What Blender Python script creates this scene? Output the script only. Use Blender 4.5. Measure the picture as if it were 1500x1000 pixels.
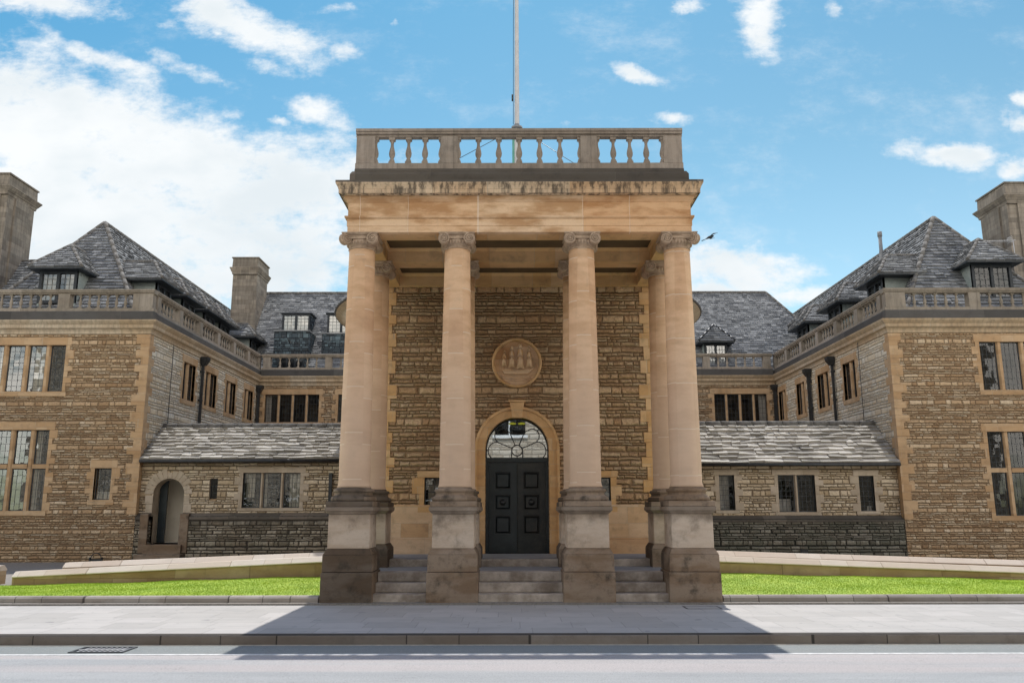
import bpy, bmesh, math, random
from mathutils import Vector, Matrix
random.seed(7)
R = math.radians
sc = bpy.context.scene
for o in list(bpy.data.objects): bpy.data.objects.remove(o, do_unlink=True)
col = sc.collection

# ------------------------------------------------------------------ camera
cam = bpy.data.cameras.new('camera'); camo = bpy.data.objects.new('camera', cam); col.objects.link(camo)
cam.sensor_width = 36; cam.lens = 36*1232/1500; cam.clip_start = 0.1; cam.clip_end = 3000
camo.matrix_world = Matrix.Translation((-0.18, 0, 1.65)) @ Matrix.Rotation(R(90+11.25), 4, 'X') @ Matrix.Rotation(R(-0.1), 4, 'Z')
sc.camera = camo
sc.render.resolution_x = 1024; sc.render.resolution_y = 682
sc.view_settings.view_transform = 'Standard'; sc.view_settings.look = 'None'; sc.view_settings.gamma = 1
sc.view_settings.exposure = 0.80

# ------------------------------------------------------------------ node helper
class NT:
    def __init__(s, nt): s.nt = nt
    def n(s, t, **kw):
        x = s.nt.nodes.new(t)
        for k, v in kw.items(): setattr(x, k, v)
        return x
    def put(s, sock, v):
        if v is None: return
        if isinstance(v, bpy.types.NodeSocket): s.nt.links.new(v, sock)
        elif isinstance(v, (tuple, list)) and len(v) == 3 and sock.type == 'RGBA': sock.default_value = (*v, 1)
        else: sock.default_value = v
    def m(s, op, a, b=None, c=None, clamp=False):
        x = s.n('ShaderNodeMath', operation=op); x.use_clamp = clamp
        s.put(x.inputs[0], a); s.put(x.inputs[1], b); s.put(x.inputs[2], c); return x.outputs[0]
    def vm(s, op, a, b=None):
        x = s.n('ShaderNodeVectorMath', operation=op); s.put(x.inputs[0], a)
        if b is not None: s.put(x.inputs[1], b)
        return x.outputs['Value' if op in ('LENGTH', 'DOT_PRODUCT', 'DISTANCE') else 'Vector']
    def comb(s, x=0, y=0, z=0):
        c = s.n('ShaderNodeCombineXYZ'); s.put(c.inputs[0], x); s.put(c.inputs[1], y); s.put(c.inputs[2], z); return c.outputs[0]
    def sep(s, v):
        c = s.n('ShaderNodeSeparateXYZ'); s.put(c.inputs[0], v); return c.outputs
    def mix(s, f, a, b, bt='MIX'):
        x = s.n('ShaderNodeMix', data_type='RGBA', blend_type=bt); s.put(x.inputs[0], f); s.put(x.inputs[6], a); s.put(x.inputs[7], b); return x.outputs[2]
    def noise(s, v, scale, detail=4, rough=.55, out=0):
        x = s.n('ShaderNodeTexNoise'); s.put(x.inputs['Vector'], v); x.inputs['Scale'].default_value = scale
        x.inputs['Detail'].default_value = detail; x.inputs['Roughness'].default_value = rough; return x.outputs[out]
    def ss(s, v, lo, hi):
        x = s.n('ShaderNodeMapRange', interpolation_type='SMOOTHSTEP'); s.put(x.inputs[0], v)
        x.inputs[1].default_value = lo; x.inputs[2].default_value = hi; return x.outputs[0]
    def ramp(s, v, stops):
        x = s.n('ShaderNodeValToRGB'); cr = x.color_ramp
        while len(cr.elements) < len(stops): cr.elements.new(.5)
        for e, (p, c) in zip(cr.elements, stops): e.position = p; e.color = (*c, 1)
        s.put(x.inputs[0], v); return x.outputs[0]
    def white(s, v):
        x = s.n('ShaderNodeTexWhiteNoise', noise_dimensions='3D'); s.put(x.inputs['Vector'], v); return x.outputs

# ------------------------------------------------------------------ sun + sky
SUN_EL, SUN_AZ = 61.8, 3.0          # azimuth measured from +Y (behind the house) towards +X
w = bpy.data.worlds.new('World'); sc.world = w; w.use_nodes = True
w.node_tree.nodes.clear(); t = NT(w.node_tree)
sky = t.n('ShaderNodeTexSky', sky_type='NISHITA'); sky.sun_disc = False
sky.sun_elevation = R(SUN_EL); sky.sun_rotation = R(SUN_AZ); sky.air_density = 1.0; sky.dust_density = .35; sky.ozone_density = 2.0
d = t.n('ShaderNodeTexCoord').outputs['Generated']
dx, dy, dz = t.sep(d)
ya = t.m('MAXIMUM', t.m('ABSOLUTE', dy), .08)
A = t.m('DIVIDE', dx, ya); B = t.m('DIVIDE', dz, ya)
# cloud banks: (tan azimuth, tan elevation, half width, half height, tilt deg, weight)
CL = [(-0.601, 0.475, 0.166, 0.094, -28, 1.15), (-0.476, 0.438, 0.164, 0.088, -22, 1.15), (-0.361, 0.401, 0.146, 0.077, -15, 1.1), (-0.275, 0.401, 0.112, 0.068, -8, 1.05), (-0.215, 0.419, 0.052, 0.046, -5, 0.95), (-0.553, 0.347, 0.281, 0.134, 0, 1.1), (-0.337, 0.303, 0.186, 0.079, 0, 1.05), (-0.532, 0.575, 0.106, 0.016, -22, 0.78), (-0.415, 0.556, 0.071, 0.013, -25, 0.75), (-0.366, 0.629, 0.099, 0.034, -28, 1.0), (-0.284, 0.589, 0.062, 0.027, -20, 0.85), (-0.309, 0.56, 0.053, 0.012, -12, 0.6), (-0.217, 0.578, 0.027, 0.017, -5, 0.7), (-0.62, 0.654, 0.099, 0.022, -5, 0.85), (-0.253, 0.498, 0.053, 0.021, -14, 0.95), (-0.301, 0.484, 0.021, 0.009, -10, 0.75), (-0.353, 0.489, 0.035, 0.011, -15, 0.6), (-0.447, 0.624, 0.027, 0.01, 0, 0.5), (-0.233, 0.65, 0.036, 0.01, 10, 0.6), (0.234, 0.647, 0.023, 0.012, 10, 0.8), (0.325, 0.627, 0.032, 0.045, 12, 1.05), (0.422, 0.642, 0.014, 0.02, 10, 0.7), (0.164, 0.554, 0.037, 0.013, -22, 1.0), (0.197, 0.493, 0.028, 0.011, -4, 0.85), (0.163, 0.531, 0.014, 0.008, -5, 0.45), (0.065, 0.483, 0.012, 0.007, 0, 0.6), (0.567, 0.44, 0.061, 0.018, 2, 0.95), (0.508, 0.447, 0.033, 0.017, 10, 0.8), (0.571, 0.431, 0.078, 0.013, 0, 0.7), (0.629, 0.482, 0.012, 0.017, 0, 0.6), (0.652, 0.482, 0.023, 0.019, 0, 0.8), (0.655, 0.52, 0.014, 0.013, 20, 0.7), (0.638, 0.418, 0.026, 0.018, 0, 0.8), (0.278, 0.289, 0.076, 0.03, -4, 1.15), (0.337, 0.288, 0.051, 0.01, -6, 0.7), (0.377, 0.258, 0.075, 0.014, 3, 0.95), (0.251, 0.258, 0.05, 0.017, 0, 1.0), (-0.15, 0.623, 0.005, 0.005, 0, 0.5),
      (.9,.5,.2,.05,0,.8),(1.6,.7,.5,.2,0,.8),(-1.6,.8,.6,.25,0,.9),(0,1.4,.5,.2,0,.6)]
wv = t.noise(d, 14.0, 5, .65, 1)
ww = t.sep(wv)
A2 = t.m('ADD', A, t.m('MULTIPLY', t.m('SUBTRACT', ww[0], .5), .055)); B2 = t.m('ADD', B, t.m('MULTIPLY', t.m('SUBTRACT', ww[1], .5), .045))
f = None
for (a, b, ra, rb, rot, wt) in CL:
    c_, s_ = math.cos(R(rot)), math.sin(R(rot))
    da = t.m('SUBTRACT', A2, a); db = t.m('SUBTRACT', B2, b)
    u = t.m('DIVIDE', t.m('ADD', t.m('MULTIPLY', da, c_), t.m('MULTIPLY', db, s_)), ra)
    v = t.m('DIVIDE', t.m('SUBTRACT', t.m('MULTIPLY', db, c_), t.m('MULTIPLY', da, s_)), rb)
    r2 = t.m('ADD', t.m('MULTIPLY', u, u), t.m('MULTIPLY', v, v))
    g = t.m('MULTIPLY', t.m('EXPONENT', t.m('MULTIPLY', r2, -.7)), wt)
    f = g if f is None else t.m('MAXIMUM', f, g)
nv = t.comb(A, t.m('MULTIPLY', B, 1.7), 0)
n1 = t.noise(nv, 11, 9, .66); n2 = t.noise(nv, 34, 6, .65)
ff = t.m('ADD', f, t.m('ADD', t.m('MULTIPLY', t.m('SUBTRACT', n1, .5), 1.55), t.m('MULTIPLY', t.m('SUBTRACT', n2, .5), .65)))
cm = t.ss(ff, .30, .98)
wisp = t.m('MULTIPLY', t.ss(t.noise(nv, 5.5, 9, .72), .48, .82), .42)
cm = t.m('MAXIMUM', cm, wisp)
gn = t.ss(t.noise(nv, 5.5, 5, .5), .36, .66)
lowb = t.m('MULTIPLY', t.ss(t.m('MULTIPLY', A, -1), .1, .6), t.ss(B, .42, .16))
gfac = t.m('MULTIPLY', t.m('ADD', t.m('MULTIPLY', gn, .45), t.m('MULTIPLY', lowb, .55)), t.ss(f, .55, .95), clamp=True)
grad = t.ramp(t.m('ADD', t.m('MULTIPLY', A, .25), t.m('SUBTRACT', 1.0, B)), [(0, (.26,.54,.74)), (.18, (.36,.76,.76)), (.62, (.62,.84,.73)), (.9, (.92,.97,.80))])
skyc = t.mix(1.0, sky.outputs[0], grad, 'MULTIPLY')
bg1 = t.n('ShaderNodeBackground'); t.put(bg1.inputs[0], skyc); bg1.inputs[1].default_value = .105
cc = t.mix(gfac, (.66, .68, .69), (.40, .48, .53))
bg2 = t.n('ShaderNodeBackground'); t.put(bg2.inputs[0], cc); bg2.inputs[1].default_value = .85
# unseen bright warm clouds behind and beside the camera, added to fill shaded fronts
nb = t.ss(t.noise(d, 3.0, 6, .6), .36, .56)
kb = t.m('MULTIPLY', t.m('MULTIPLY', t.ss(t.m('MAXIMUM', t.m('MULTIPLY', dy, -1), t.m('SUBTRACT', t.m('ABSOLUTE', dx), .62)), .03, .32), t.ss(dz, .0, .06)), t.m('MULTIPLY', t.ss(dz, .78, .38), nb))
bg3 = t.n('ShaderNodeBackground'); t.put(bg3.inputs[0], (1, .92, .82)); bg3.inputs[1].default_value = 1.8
ms = t.n('ShaderNodeMixShader'); t.put(ms.inputs[0], cm); t.put(ms.inputs[1], bg1.outputs[0]); t.put(ms.inputs[2], bg2.outputs[0])
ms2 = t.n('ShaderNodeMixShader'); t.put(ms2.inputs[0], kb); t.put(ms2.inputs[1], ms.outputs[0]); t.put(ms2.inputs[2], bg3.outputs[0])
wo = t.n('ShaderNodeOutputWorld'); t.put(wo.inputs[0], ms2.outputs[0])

sl = bpy.data.lights.new('sun', 'SUN'); sl.energy = 2.45; sl.angle = R(.5); sl.color = (1, .965, .91)
so = bpy.data.objects.new('sun', sl); col.objects.link(so)
sd = Vector((math.sin(R(SUN_AZ))*math.cos(R(SUN_EL)), math.cos(R(SUN_AZ))*math.cos(R(SUN_EL)), math.sin(R(SUN_EL))))
so.rotation_euler = sd.to_track_quat('Z', 'Y').to_euler(); so.location = sd*50

# ------------------------------------------------------------------ materials
def newmat(name):
    m = bpy.data.materials.new(name); m.use_nodes = True; m.node_tree.nodes.clear()
    t = NT(m.node_tree); o = t.n('ShaderNodeOutputMaterial'); b = t.n('ShaderNodeBsdfPrincipled')
    t.put(o.inputs[0], b.outputs[0]); return m, t, b
def finish(t, b, colr, rough=.85, h=None, dist=.02, strength=1.0, spec=.3):
    t.put(b.inputs['Base Color'], colr); t.put(b.inputs['Roughness'], rough); b.inputs['Specular IOR Level'].default_value = spec
    if h is not None:
        bp = t.n('ShaderNodeBump'); bp.inputs['Strength'].default_value = strength; bp.inputs['Distance'].default_value = dist
        t.put(bp.inputs['Height'], h); t.put(b.inputs['Normal'], bp.outputs[0])
def wallcoords(t):
    g = t.n('ShaderNodeNewGeometry'); P = g.outputs['Position']; px, py, pz = t.sep(P); nx, ny, nz = t.sep(g.outputs['True Normal'])
    k = t.m('GREATER_THAN', t.m('ABSOLUTE', nx), .6)
    u = t.m('ADD', t.m('MULTIPLY', px, t.m('SUBTRACT', 1, k)), t.m('MULTIPLY', py, k))
    return P, u, pz
def cells(t, u, z, P, h, sw, warp=.02, vary=.28, seed=0.0):
    wn = t.sep(t.noise(P, 2.3, 3, .6, 1))
    z1 = t.m('ADD', z, t.m('MULTIPLY', t.m('SUBTRACT', wn[0], .5), warp*2.6)); u1 = t.m('ADD', u, t.m('MULTIPLY', t.m('SUBTRACT', wn[1], .5), warp*3))
    w2 = t.sep(t.noise(P, 9.0, 3, .6, 1))
    z1 = t.m('ADD', z1, t.m('MULTIPLY', t.m('SUBTRACT', w2[0], .5), warp*1.6)); u1 = t.m('ADD', u1, t.m('MULTIPLY', t.m('SUBTRACT', w2[1], .5), warp*2.2))
    zs = t.m('DIVIDE', z1, h)
    zz = t.m('ADD', zs, t.m('MULTIPLY', t.m('SINE', t.m('MULTIPLY', zs, 1.7)), vary))
    zz = t.m('ADD', zz, t.m('MULTIPLY', t.m('SINE', t.m('MULTIPLY', zs, .73)), vary*1.4))
    row = t.m('FLOOR', zz); fz = t.m('SUBTRACT', zz, row)
    rr = t.white(t.comb(row, seed, 3.1))[0]
    wd = t.m('MULTIPLY', t.m('ADD', t.m('MULTIPLY', rr, .9), .6), sw)
    us = t.m('ADD', t.m('DIVIDE', u1, wd), t.m('MULTIPLY', rr, 53.7))
    uu = t.m('ADD', us, t.m('MULTIPLY', t.m('SINE', t.m('ADD', t.m('MULTIPLY', us, 2.3), t.m('MULTIPLY', rr, 20))), .3))
    cl = t.m('FLOOR', uu); fx = t.m('SUBTRACT', uu, cl)
    dxx = t.m('MULTIPLY', t.m('MINIMUM', fx, t.m('SUBTRACT', 1, fx)), wd)
    dzz = t.m('MULTIPLY', t.m('MINIMUM', fz, t.m('SUBTRACT', 1, fz)), h)
    dd = t.m('MINIMUM', dxx, dzz)
    rnd = t.white(t.comb(cl, row, seed+1.5))
    return dd, rnd, fz
def rubble(name, stops, joint, h=.105, sw=.30, grime=.5, rough_face=1.0, stainz=None, stainc=(.06,.055,.045), jw=.012, green=0.0):
    m, t, b = newmat(name); P, u, z = wallcoords(t)
    dd, rnd, fz = cells(t, u, z, P, h, sw)
    c = t.ramp(rnd[0], stops)
    big = t.noise(P, .55, 5, .65); fine = t.noise(P, 14, 5, .7); mid = t.noise(P, 3.0, 4, .6)
    c = t.mix(t.m('MULTIPLY', t.ss(big, .35, .7), grime), c, (.17, .115, .075))
    c = t.mix(t.m('MULTIPLY', t.ss(fine, .35, .75), .45), c, t.mix(.5, c, (.05, .04, .03)))
    c = t.mix(t.m('MULTIPLY', t.ss(mid, .55, .8), .3), c, (.42, .35, .26))
    if green: c = t.mix(t.m('MULTIPLY', t.ss(t.noise(P, 1.6, 5, .7), .42, .65), green), c, (.10, .115, .085))
    if stainz:
        k = t.m('MULTIPLY', t.ss(t.m('ADD', z, t.m('MULTIPLY', t.m('SUBTRACT', mid, .5), .8)), stainz[0], stainz[1]), stainz[2], clamp=True)
        c = t.mix(k, c, stainc)
    e = t.ss(dd, jw*.35, jw*1.3)
    ec = t.m('ADD', e, t.m('MULTIPLY', t.m('SUBTRACT', fine, .5), .25), clamp=True)
    c = t.mix(ec, joint, c)
    hgt = t.m('ADD', e, t.m('ADD', t.m('MULTIPLY', fine, .55*rough_face), t.m('MULTIPLY', rnd[0], .5)))
    hgt = t.m('ADD', hgt, t.m('MULTIPLY', mid, .6*rough_face))
    hgt = t.m('ADD', hgt, t.m('MULTIPLY', t.ss(dd, 0, h*.42), .7*rough_face))
    hgt = t.m('ADD', hgt, t.m('MULTIPLY', t.noise(P, 7, 3, .6), .9*rough_face))
    finish(t, b, c, .92, hgt, .042, 1.0, .2)
    return m
def ashlar(name, stops, h=.30, sw=.62, joint=(.50,.42,.32), jmix=.5, bands=.35, grime=(.12,.095,.07), gamt=.4, streak=0.0, streakc=(.035,.032,.028), jw=.007, drum=False, dist=.006, gz=None, vary=.12):
    m, t, b = newmat(name); P, u, z = wallcoords(t)
    if drum:
        zs = t.m('DIVIDE', t.m('ADD', z, .1), h); row = t.m('FLOOR', zs); fz = t.m('SUBTRACT', zs, row)
        px, py, pz = t.sep(P); colid = t.m('ADD', t.m('FLOOR', t.m('MULTIPLY', px, .52)), t.m('MULTIPLY', t.m('FLOOR', t.m('MULTIPLY', py, .51)), 7))
        zs = t.m('ADD', zs, t.m('MULTIPLY', t.white(t.comb(colid, 2, 1))[0], .6)); row = t.m('FLOOR', zs); fz = t.m('SUBTRACT', zs, row)
        dd = t.m('MULTIPLY', t.m('MINIMUM', fz, t.m('SUBTRACT', 1, fz)), h); rnd = t.white(t.comb(row, colid, 4))
    else: dd, rnd, fz = cells(t, u, z, P, h, sw, .002, vary, 5.0)
    c = t.ramp(rnd[0], stops)
    lo = t.noise(t.vm('MULTIPLY', P, (.8, .8, 2.6)), 1.4, 5, .6); bnd = t.ss(lo, .38, .64)
    c = t.mix(t.m('MULTIPLY', bnd, bands), c, t.mix(1.0, c, (.62, .50, .38), 'MULTIPLY'))
    fine = t.noise(P, 30, 5, .7); mid = t.noise(P, 3.5, 6, .65)
    c = t.mix(t.m('MULTIPLY', t.ss(mid, .48, .78), gamt), c, grime)
    c = t.mix(t.m('MULTIPLY', t.ss(fine, .5, .8), .22), c, grime)
    if streak:
        st = t.noise(t.vm('MULTIPLY', P, (7, 7, .7)), 1.3, 6, .7)
        c = t.mix(t.m('MULTIPLY', t.ss(st, .42, .62), streak), c, streakc)
    if gz:
        k = t.m('MULTIPLY', t.ss(t.m('ADD', z, t.m('MULTIPLY', t.m('SUBTRACT', mid, .5), gz[3])), gz[0], gz[1]), gz[2], clamp=True)
        c = t.mix(k, c, streakc)
    e = t.ss(dd, jw*.4, jw)
    c = t.mix(t.m('MULTIPLY', t.m('SUBTRACT', 1, e), jmix), c, joint)
    hgt = t.m('ADD', e, t.m('ADD', t.m('MULTIPLY', fine, .5), t.m('MULTIPLY', mid, .8)))
    finish(t, b, c, .88, hgt, dist, .8, .25)
    return m
def plain(name, c1, c2, scale=6, rough=.8, dist=.004, metal=0, spec=.3, detail=5, stretch=(1,1,1)):
    m, t, b = newmat(name); P = t.n('ShaderNodeNewGeometry').outputs['Position']; P = t.vm('MULTIPLY', P, stretch)
    n = t.noise(P, scale, detail, .65); c = t.mix(t.ss(n, .3, .7), c1, c2)
    finish(t, b, c, rough, n, dist, .7, spec); b.inputs['Metallic'].default_value = metal
    return m
BR = [(0, (.42,.265,.145)), (.35, (.56,.385,.23)), (.6, (.64,.455,.28)), (.82, (.69,.52,.34)), (1, (.78,.63,.45))]
GR = [(0, (.72,.59,.42)), (.4, (.78,.67,.50)), (.7, (.82,.72,.56)), (1, (.84,.78,.65))]
M = {}
M['rubble'] = rubble('rubble_stone', BR, (.32,.215,.125), h=.078, sw=.22, grime=.3, rough_face=1.25, jw=.009)
M['rubble_side'] = rubble('skylit_rubble_stone', GR, (.40,.34,.26), h=.105, sw=.30, grime=.15, rough_face=.7, jw=.008)  # rubble of the fronts, lightened so the colour carries the side walls' skylight
M['rubble_porch'] = rubble('rockfaced_stone', [(0,(.58,.36,.20)),(.5,(.72,.48,.28)),(1,(.80,.59,.38))], (.34,.215,.12), h=.095, sw=.26, rough_face=2.2, grime=.3, jw=.010)
M['rubble_link'] = rubble('link_rubble_stone', [(0,(.46,.35,.22)),(.5,(.64,.51,.35)),(1,(.78,.66,.49))], (.24,.18,.12), h=.105, sw=.27, grime=.2)
M['rubble_plinth'] = rubble('mossy_plinth_stone', [(0,(.20,.165,.12)),(.5,(.36,.305,.225)),(1,(.52,.46,.36))], (.06,.05,.04), h=.10, sw=.26, grime=.3, stainz=(1.0,1.5,.85), stainc=(.05,.047,.04), green=.35)
M['rubble_plinth_r'] = rubble('dark_mossy_plinth_stone', [(0,(.11,.105,.085)),(.5,(.21,.20,.16)),(1,(.33,.31,.26))], (.035,.035,.028), h=.10, sw=.26, grime=.3, stainz=(1.1,1.5,.8), stainc=(.05,.047,.04), green=.4)
OR = [(0,(.62,.37,.17)),(.5,(.68,.43,.21)),(1,(.72,.49,.28))]
M['ashlar_porch'] = ashlar('porch_sandstone', OR, bands=.3)
M['ashlar'] = ashlar('dressed_sandstone', [(0,(.46,.30,.165)),(.5,(.52,.35,.20)),(1,(.57,.41,.255))], bands=.3)
M['ceiling'] = plain('dark_ceiling_panel', (.13,.085,.05), (.08,.055,.035), 2, .8, .003)  # dark stain plus the low-lit recess, both put into the colour
M['ashlar_dado'] = ashlar('dado_sandstone', [(0,(.56,.34,.18)),(.5,(.70,.48,.29)),(1,(.76,.58,.41))], h=.34, sw=.8, bands=.3)
M['ashlar_grey'] = ashlar('weathered_limestone', [(0,(.40,.33,.25)),(.5,(.45,.38,.29)),(1,(.52,.44,.35))], bands=.2)
M['frieze'] = ashlar('frieze_sandstone', [(0,(.70,.43,.23)),(.5,(.76,.51,.30)),(1,(.78,.57,.37))], h=3.0, sw=1.15, bands=.95, joint=(.78,.62,.46), gamt=.12, vary=0, jw=.012, jmix=.8)
M['cornice'] = ashlar('cornice_stone', [(0,(.60,.40,.23)),(.5,(.64,.46,.29)),(1,(.66,.52,.36))], h=3.0, sw=.9, bands=.3, streak=.8, gamt=.3, vary=0)
M['cornice_wing'] = ashlar('wing_cornice_stone', [(0,(.50,.38,.25)),(.5,(.54,.43,.30)),(1,(.58,.50,.39))], h=3.0, sw=1.0, bands=.3, streak=.35, streakc=(.16,.14,.11), gamt=.3, vary=0)
M['shaft'] = ashlar('column_stone', [(0,(.66,.42,.25)),(.5,(.72,.475,.285)),(1,(.76,.52,.325))], h=.86, drum=True, bands=.45, jw=.014, jmix=.6, joint=(.74,.62,.48), gamt=.25, dist=.004, grime=(.22,.17,.13), gz=(6.2,2.6,.65,1.5), streakc=(.57,.44,.34))
M['capital'] = plain('carved_capital_stone', (.52,.39,.28), (.34,.25,.175), 9, .9, .004)
M['die'] = ashlar('pedestal_stone', gz=(1.30,1.66,.8,.5), streakc=(.16,.125,.095), stops=[(0,(.56,.465,.37)),(1,(.62,.52,.42))], h=5, sw=9, bands=.4, gamt=.7, grime=(.20,.16,.12))
M['base'] = ashlar('stained_base_stone', [(0,(.125,.10,.077)),(.5,(.185,.145,.11)),(1,(.34,.26,.19))], h=6, sw=9, bands=.7, gamt=1.0, grime=(.04,.034,.028), dist=.02)
M['base_warm'] = ashlar('worn_base_stone', [(0,(.42,.33,.24)),(1,(.46,.36,.27))], h=6, sw=9, bands=.4, gamt=.6, grime=(.16,.125,.095), dist=.012)
M['parapet'] = ashlar('parapet_stone', [(0,(.30,.25,.20)),(.5,(.34,.29,.235)),(1,(.40,.34,.28))], h=5, sw=1.2, bands=.2, joint=(.12,.10,.08), gamt=.6, grime=(.13,.11,.09), streak=.25, vary=0)
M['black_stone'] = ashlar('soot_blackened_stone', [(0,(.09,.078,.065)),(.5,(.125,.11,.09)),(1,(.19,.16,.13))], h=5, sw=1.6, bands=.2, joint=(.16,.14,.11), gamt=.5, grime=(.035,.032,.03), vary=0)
M['wing_parapet'] = ashlar('wing_parapet_stone', [(0,(.27,.235,.19)),(.5,(.32,.28,.23)),(1,(.39,.34,.285))], h=5, sw=1.2, bands=.2, joint=(.08,.07,.06), gamt=.55, grime=(.09,.08,.07), streak=.2, vary=0)
M['wing_plinth'] = ashlar('wing_blackened_stone', [(0,(.07,.068,.066)),(1,(.11,.105,.10))], h=5, sw=1.6, bands=.2, joint=(.12,.11,.10), gamt=.4, grime=(.03,.03,.03), vary=0)
M['step'] = plain('worn_step_stone', (.62,.54,.46), (.26,.21,.165), 2.2, .85, .02)
M['landing'] = plain('landing_slab', (.30,.31,.32), (.22,.23,.24), 3, .7, .004)
M['chimney'] = ashlar('chimney_stone', [(0,(.20,.175,.145)),(.5,(.26,.23,.19)),(1,(.33,.29,.24))], h=.22, sw=.5, bands=.2, joint=(.12,.10,.08), gamt=.5, grime=(.13,.115,.10), streak=.3)
M['iron'] = plain('black_painted_iron', (.022,.024,.028), (.045,.048,.052), 8, .45, .002, .3, .5)
M['lead'] = plain('window_lead', (.05,.055,.06), (.09,.095,.10), 8, .6, .001, .3)
M['door'] = plain('dark_green_door_paint', (.010,.018,.022), (.022,.032,.038), 5, .30, .002, 0, .5)
M['door_worn'] = plain('worn_door_paint', (.035,.036,.034), (.014,.02,.022), 7, .45, .002, 0, .5)
M['dormer_wood'] = plain('dark_dormer_paint', (.018,.024,.03), (.035,.042,.05), 8, .5, .002)
M['slatehung'] = rubble('hung_slate', [(0,(.05,.06,.07)),(.6,(.075,.10,.12)),(1,(.16,.22,.25))], (.02,.025,.03), h=.11, sw=.2, grime=.0, rough_face=.4, jw=.01)
M['cheek'] = plain('green_grey_cheek_slate', (.22,.26,.25), (.33,.37,.35), 5, .6, .01, stretch=(1,1,6))
M['leadroof'] = plain('lead_sheet', (.18,.19,.20), (.27,.28,.29), 2, .5, .004)
M['interior'] = plain('dim_interior', (.035,.028,.022), (.09,.07,.055), 1.2, .9, .001)
M['curtain'] = plain('cream_curtain', (.85,.81,.73), (.62,.58,.52), 8, .9, .02, stretch=(6,6,.3))
M['cream'] = plain('cream_plaster', (.85,.79,.68), (.76,.69,.58), 2, .9, .002)
M['pole'] = plain('white_flagpole_paint', (.42,.42,.43), (.50,.50,.50), 3, .45, .001, 0, .5)
M['coping'] = ashlar('pale_coping_stone', [(0,(.60,.50,.41)),(.5,(.66,.57,.48)),(1,(.70,.63,.55))], h=9, sw=1.3, bands=.12, joint=(.34,.26,.19), gamt=.12, jmix=.8, vary=0, grime=(.36,.29,.22))
M['rampwall'] = ashlar('ramp_wall_stone', [(0,(.34,.23,.12)),(.5,(.42,.30,.17)),(1,(.48,.36,.23))], h=.28, sw=.7, bands=.4, joint=(.20,.14,.09), gamt=.35)
M['copper'] = plain('green_box', (.10,.30,.24), (.14,.36,.29), 3, .6, .002)
M['bird'] = plain('dark_feathers', (.03,.035,.04), (.06,.065,.07), 20, .7, .002)
M['lamp_yellow'], t, b = newmat('yellow_lamp_shade'); finish(t, b, (.5,.5,.05), .5); b.inputs['Emission Color'].default_value = (.75,.80,.08,1); b.inputs['Emission Strength'].default_value = .1

def tilemat(name, c0, c1, c2, lich):
    m, t, b = newmat(name); g = t.n('ShaderNodeNewGeometry'); P = g.outputs['Position']
    c = t.ramp(g.outputs['Random Per Island'], [(0, c0), (.5, c1), (1, c2)])
    n = t.noise(P, 22, 6, .75); n2 = t.noise(P, 1.1, 4, .6)
    c = t.mix(t.m('MULTIPLY', t.ss(n, .53, .66), .45), c, lich)
    c = t.mix(t.m('MULTIPLY', t.ss(n2, .45, .75), .4), c, (.045, .047, .05))
    finish(t, b, c, .72, n, .02, .9, .45); return m
M['tile'] = tilemat('stone_slates', (.10,.105,.112), (.18,.187,.195), (.29,.298,.305), (.66,.67,.67))
M['tile_link'] = tilemat('pale_stone_slates', (.22,.20,.17), (.38,.35,.305), (.54,.505,.45), (.70,.68,.63))
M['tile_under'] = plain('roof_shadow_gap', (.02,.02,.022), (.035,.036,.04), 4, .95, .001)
M['ridge'] = plain('lichened_ridge_stone', (.11,.105,.10), (.20,.19,.175), 6, .9, .02)

# glass: a thin, mostly clear sheet with strong reflections, each little leaded pane tilted its own way
def glassmat(name, refl, tint, sx=.17, sz=.21, tilt=.012):
    m = bpy.data.materials.new(name); m.use_nodes = True; m.node_tree.nodes.clear(); t = NT(m.node_tree)
    P, u, z = wallcoords(t)
    r = t.white(t.comb(t.m('FLOOR', t.m('DIVIDE', u, sx)), t.m('FLOOR', t.m('DIVIDE', z, sz)), 1))[1]
    nz = t.noise(P, 5, 3, .5, 1)
    g = t.n('ShaderNodeNewGeometry')
    off = t.vm('ADD', t.vm('MULTIPLY', t.vm('SUBTRACT', r, (.5, .5, .5)), (tilt*2,)*3), t.vm('MULTIPLY', t.vm('SUBTRACT', nz, (.5,.5,.5)), (tilt*2,)*3))
    nn = t.vm('NORMALIZE', t.vm('ADD', g.outputs['Normal'], off))
    gl = t.n('ShaderNodeBsdfGlossy'); gl.inputs['Roughness'].default_value = .015; t.put(gl.inputs['Color'], (.9,.93,.95)); t.put(gl.inputs['Normal'], nn)
    tr = t.n('ShaderNodeBsdfTransparent'); t.put(tr.inputs[0], tint)
    mx = t.n('ShaderNodeMixShader'); mx.inputs[0].default_value = refl; t.put(mx.inputs[1], tr.outputs[0]); t.put(mx.inputs[2], gl.outputs[0])
    o = t.n('ShaderNodeOutputMaterial'); t.put(o.inputs[0], mx.outputs[0]); return m
M['glass'] = glassmat('leaded_window_glass', .19, (.75,.75,.72), tilt=.007)
M['glass_dark'] = glassmat('dark_leaded_glass', .055, (.6,.6,.6), tilt=.007)
M['glass_door'] = glassmat('fanlight_glass', .75, (.4,.4,.4), 3, 3, .0007)

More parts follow.
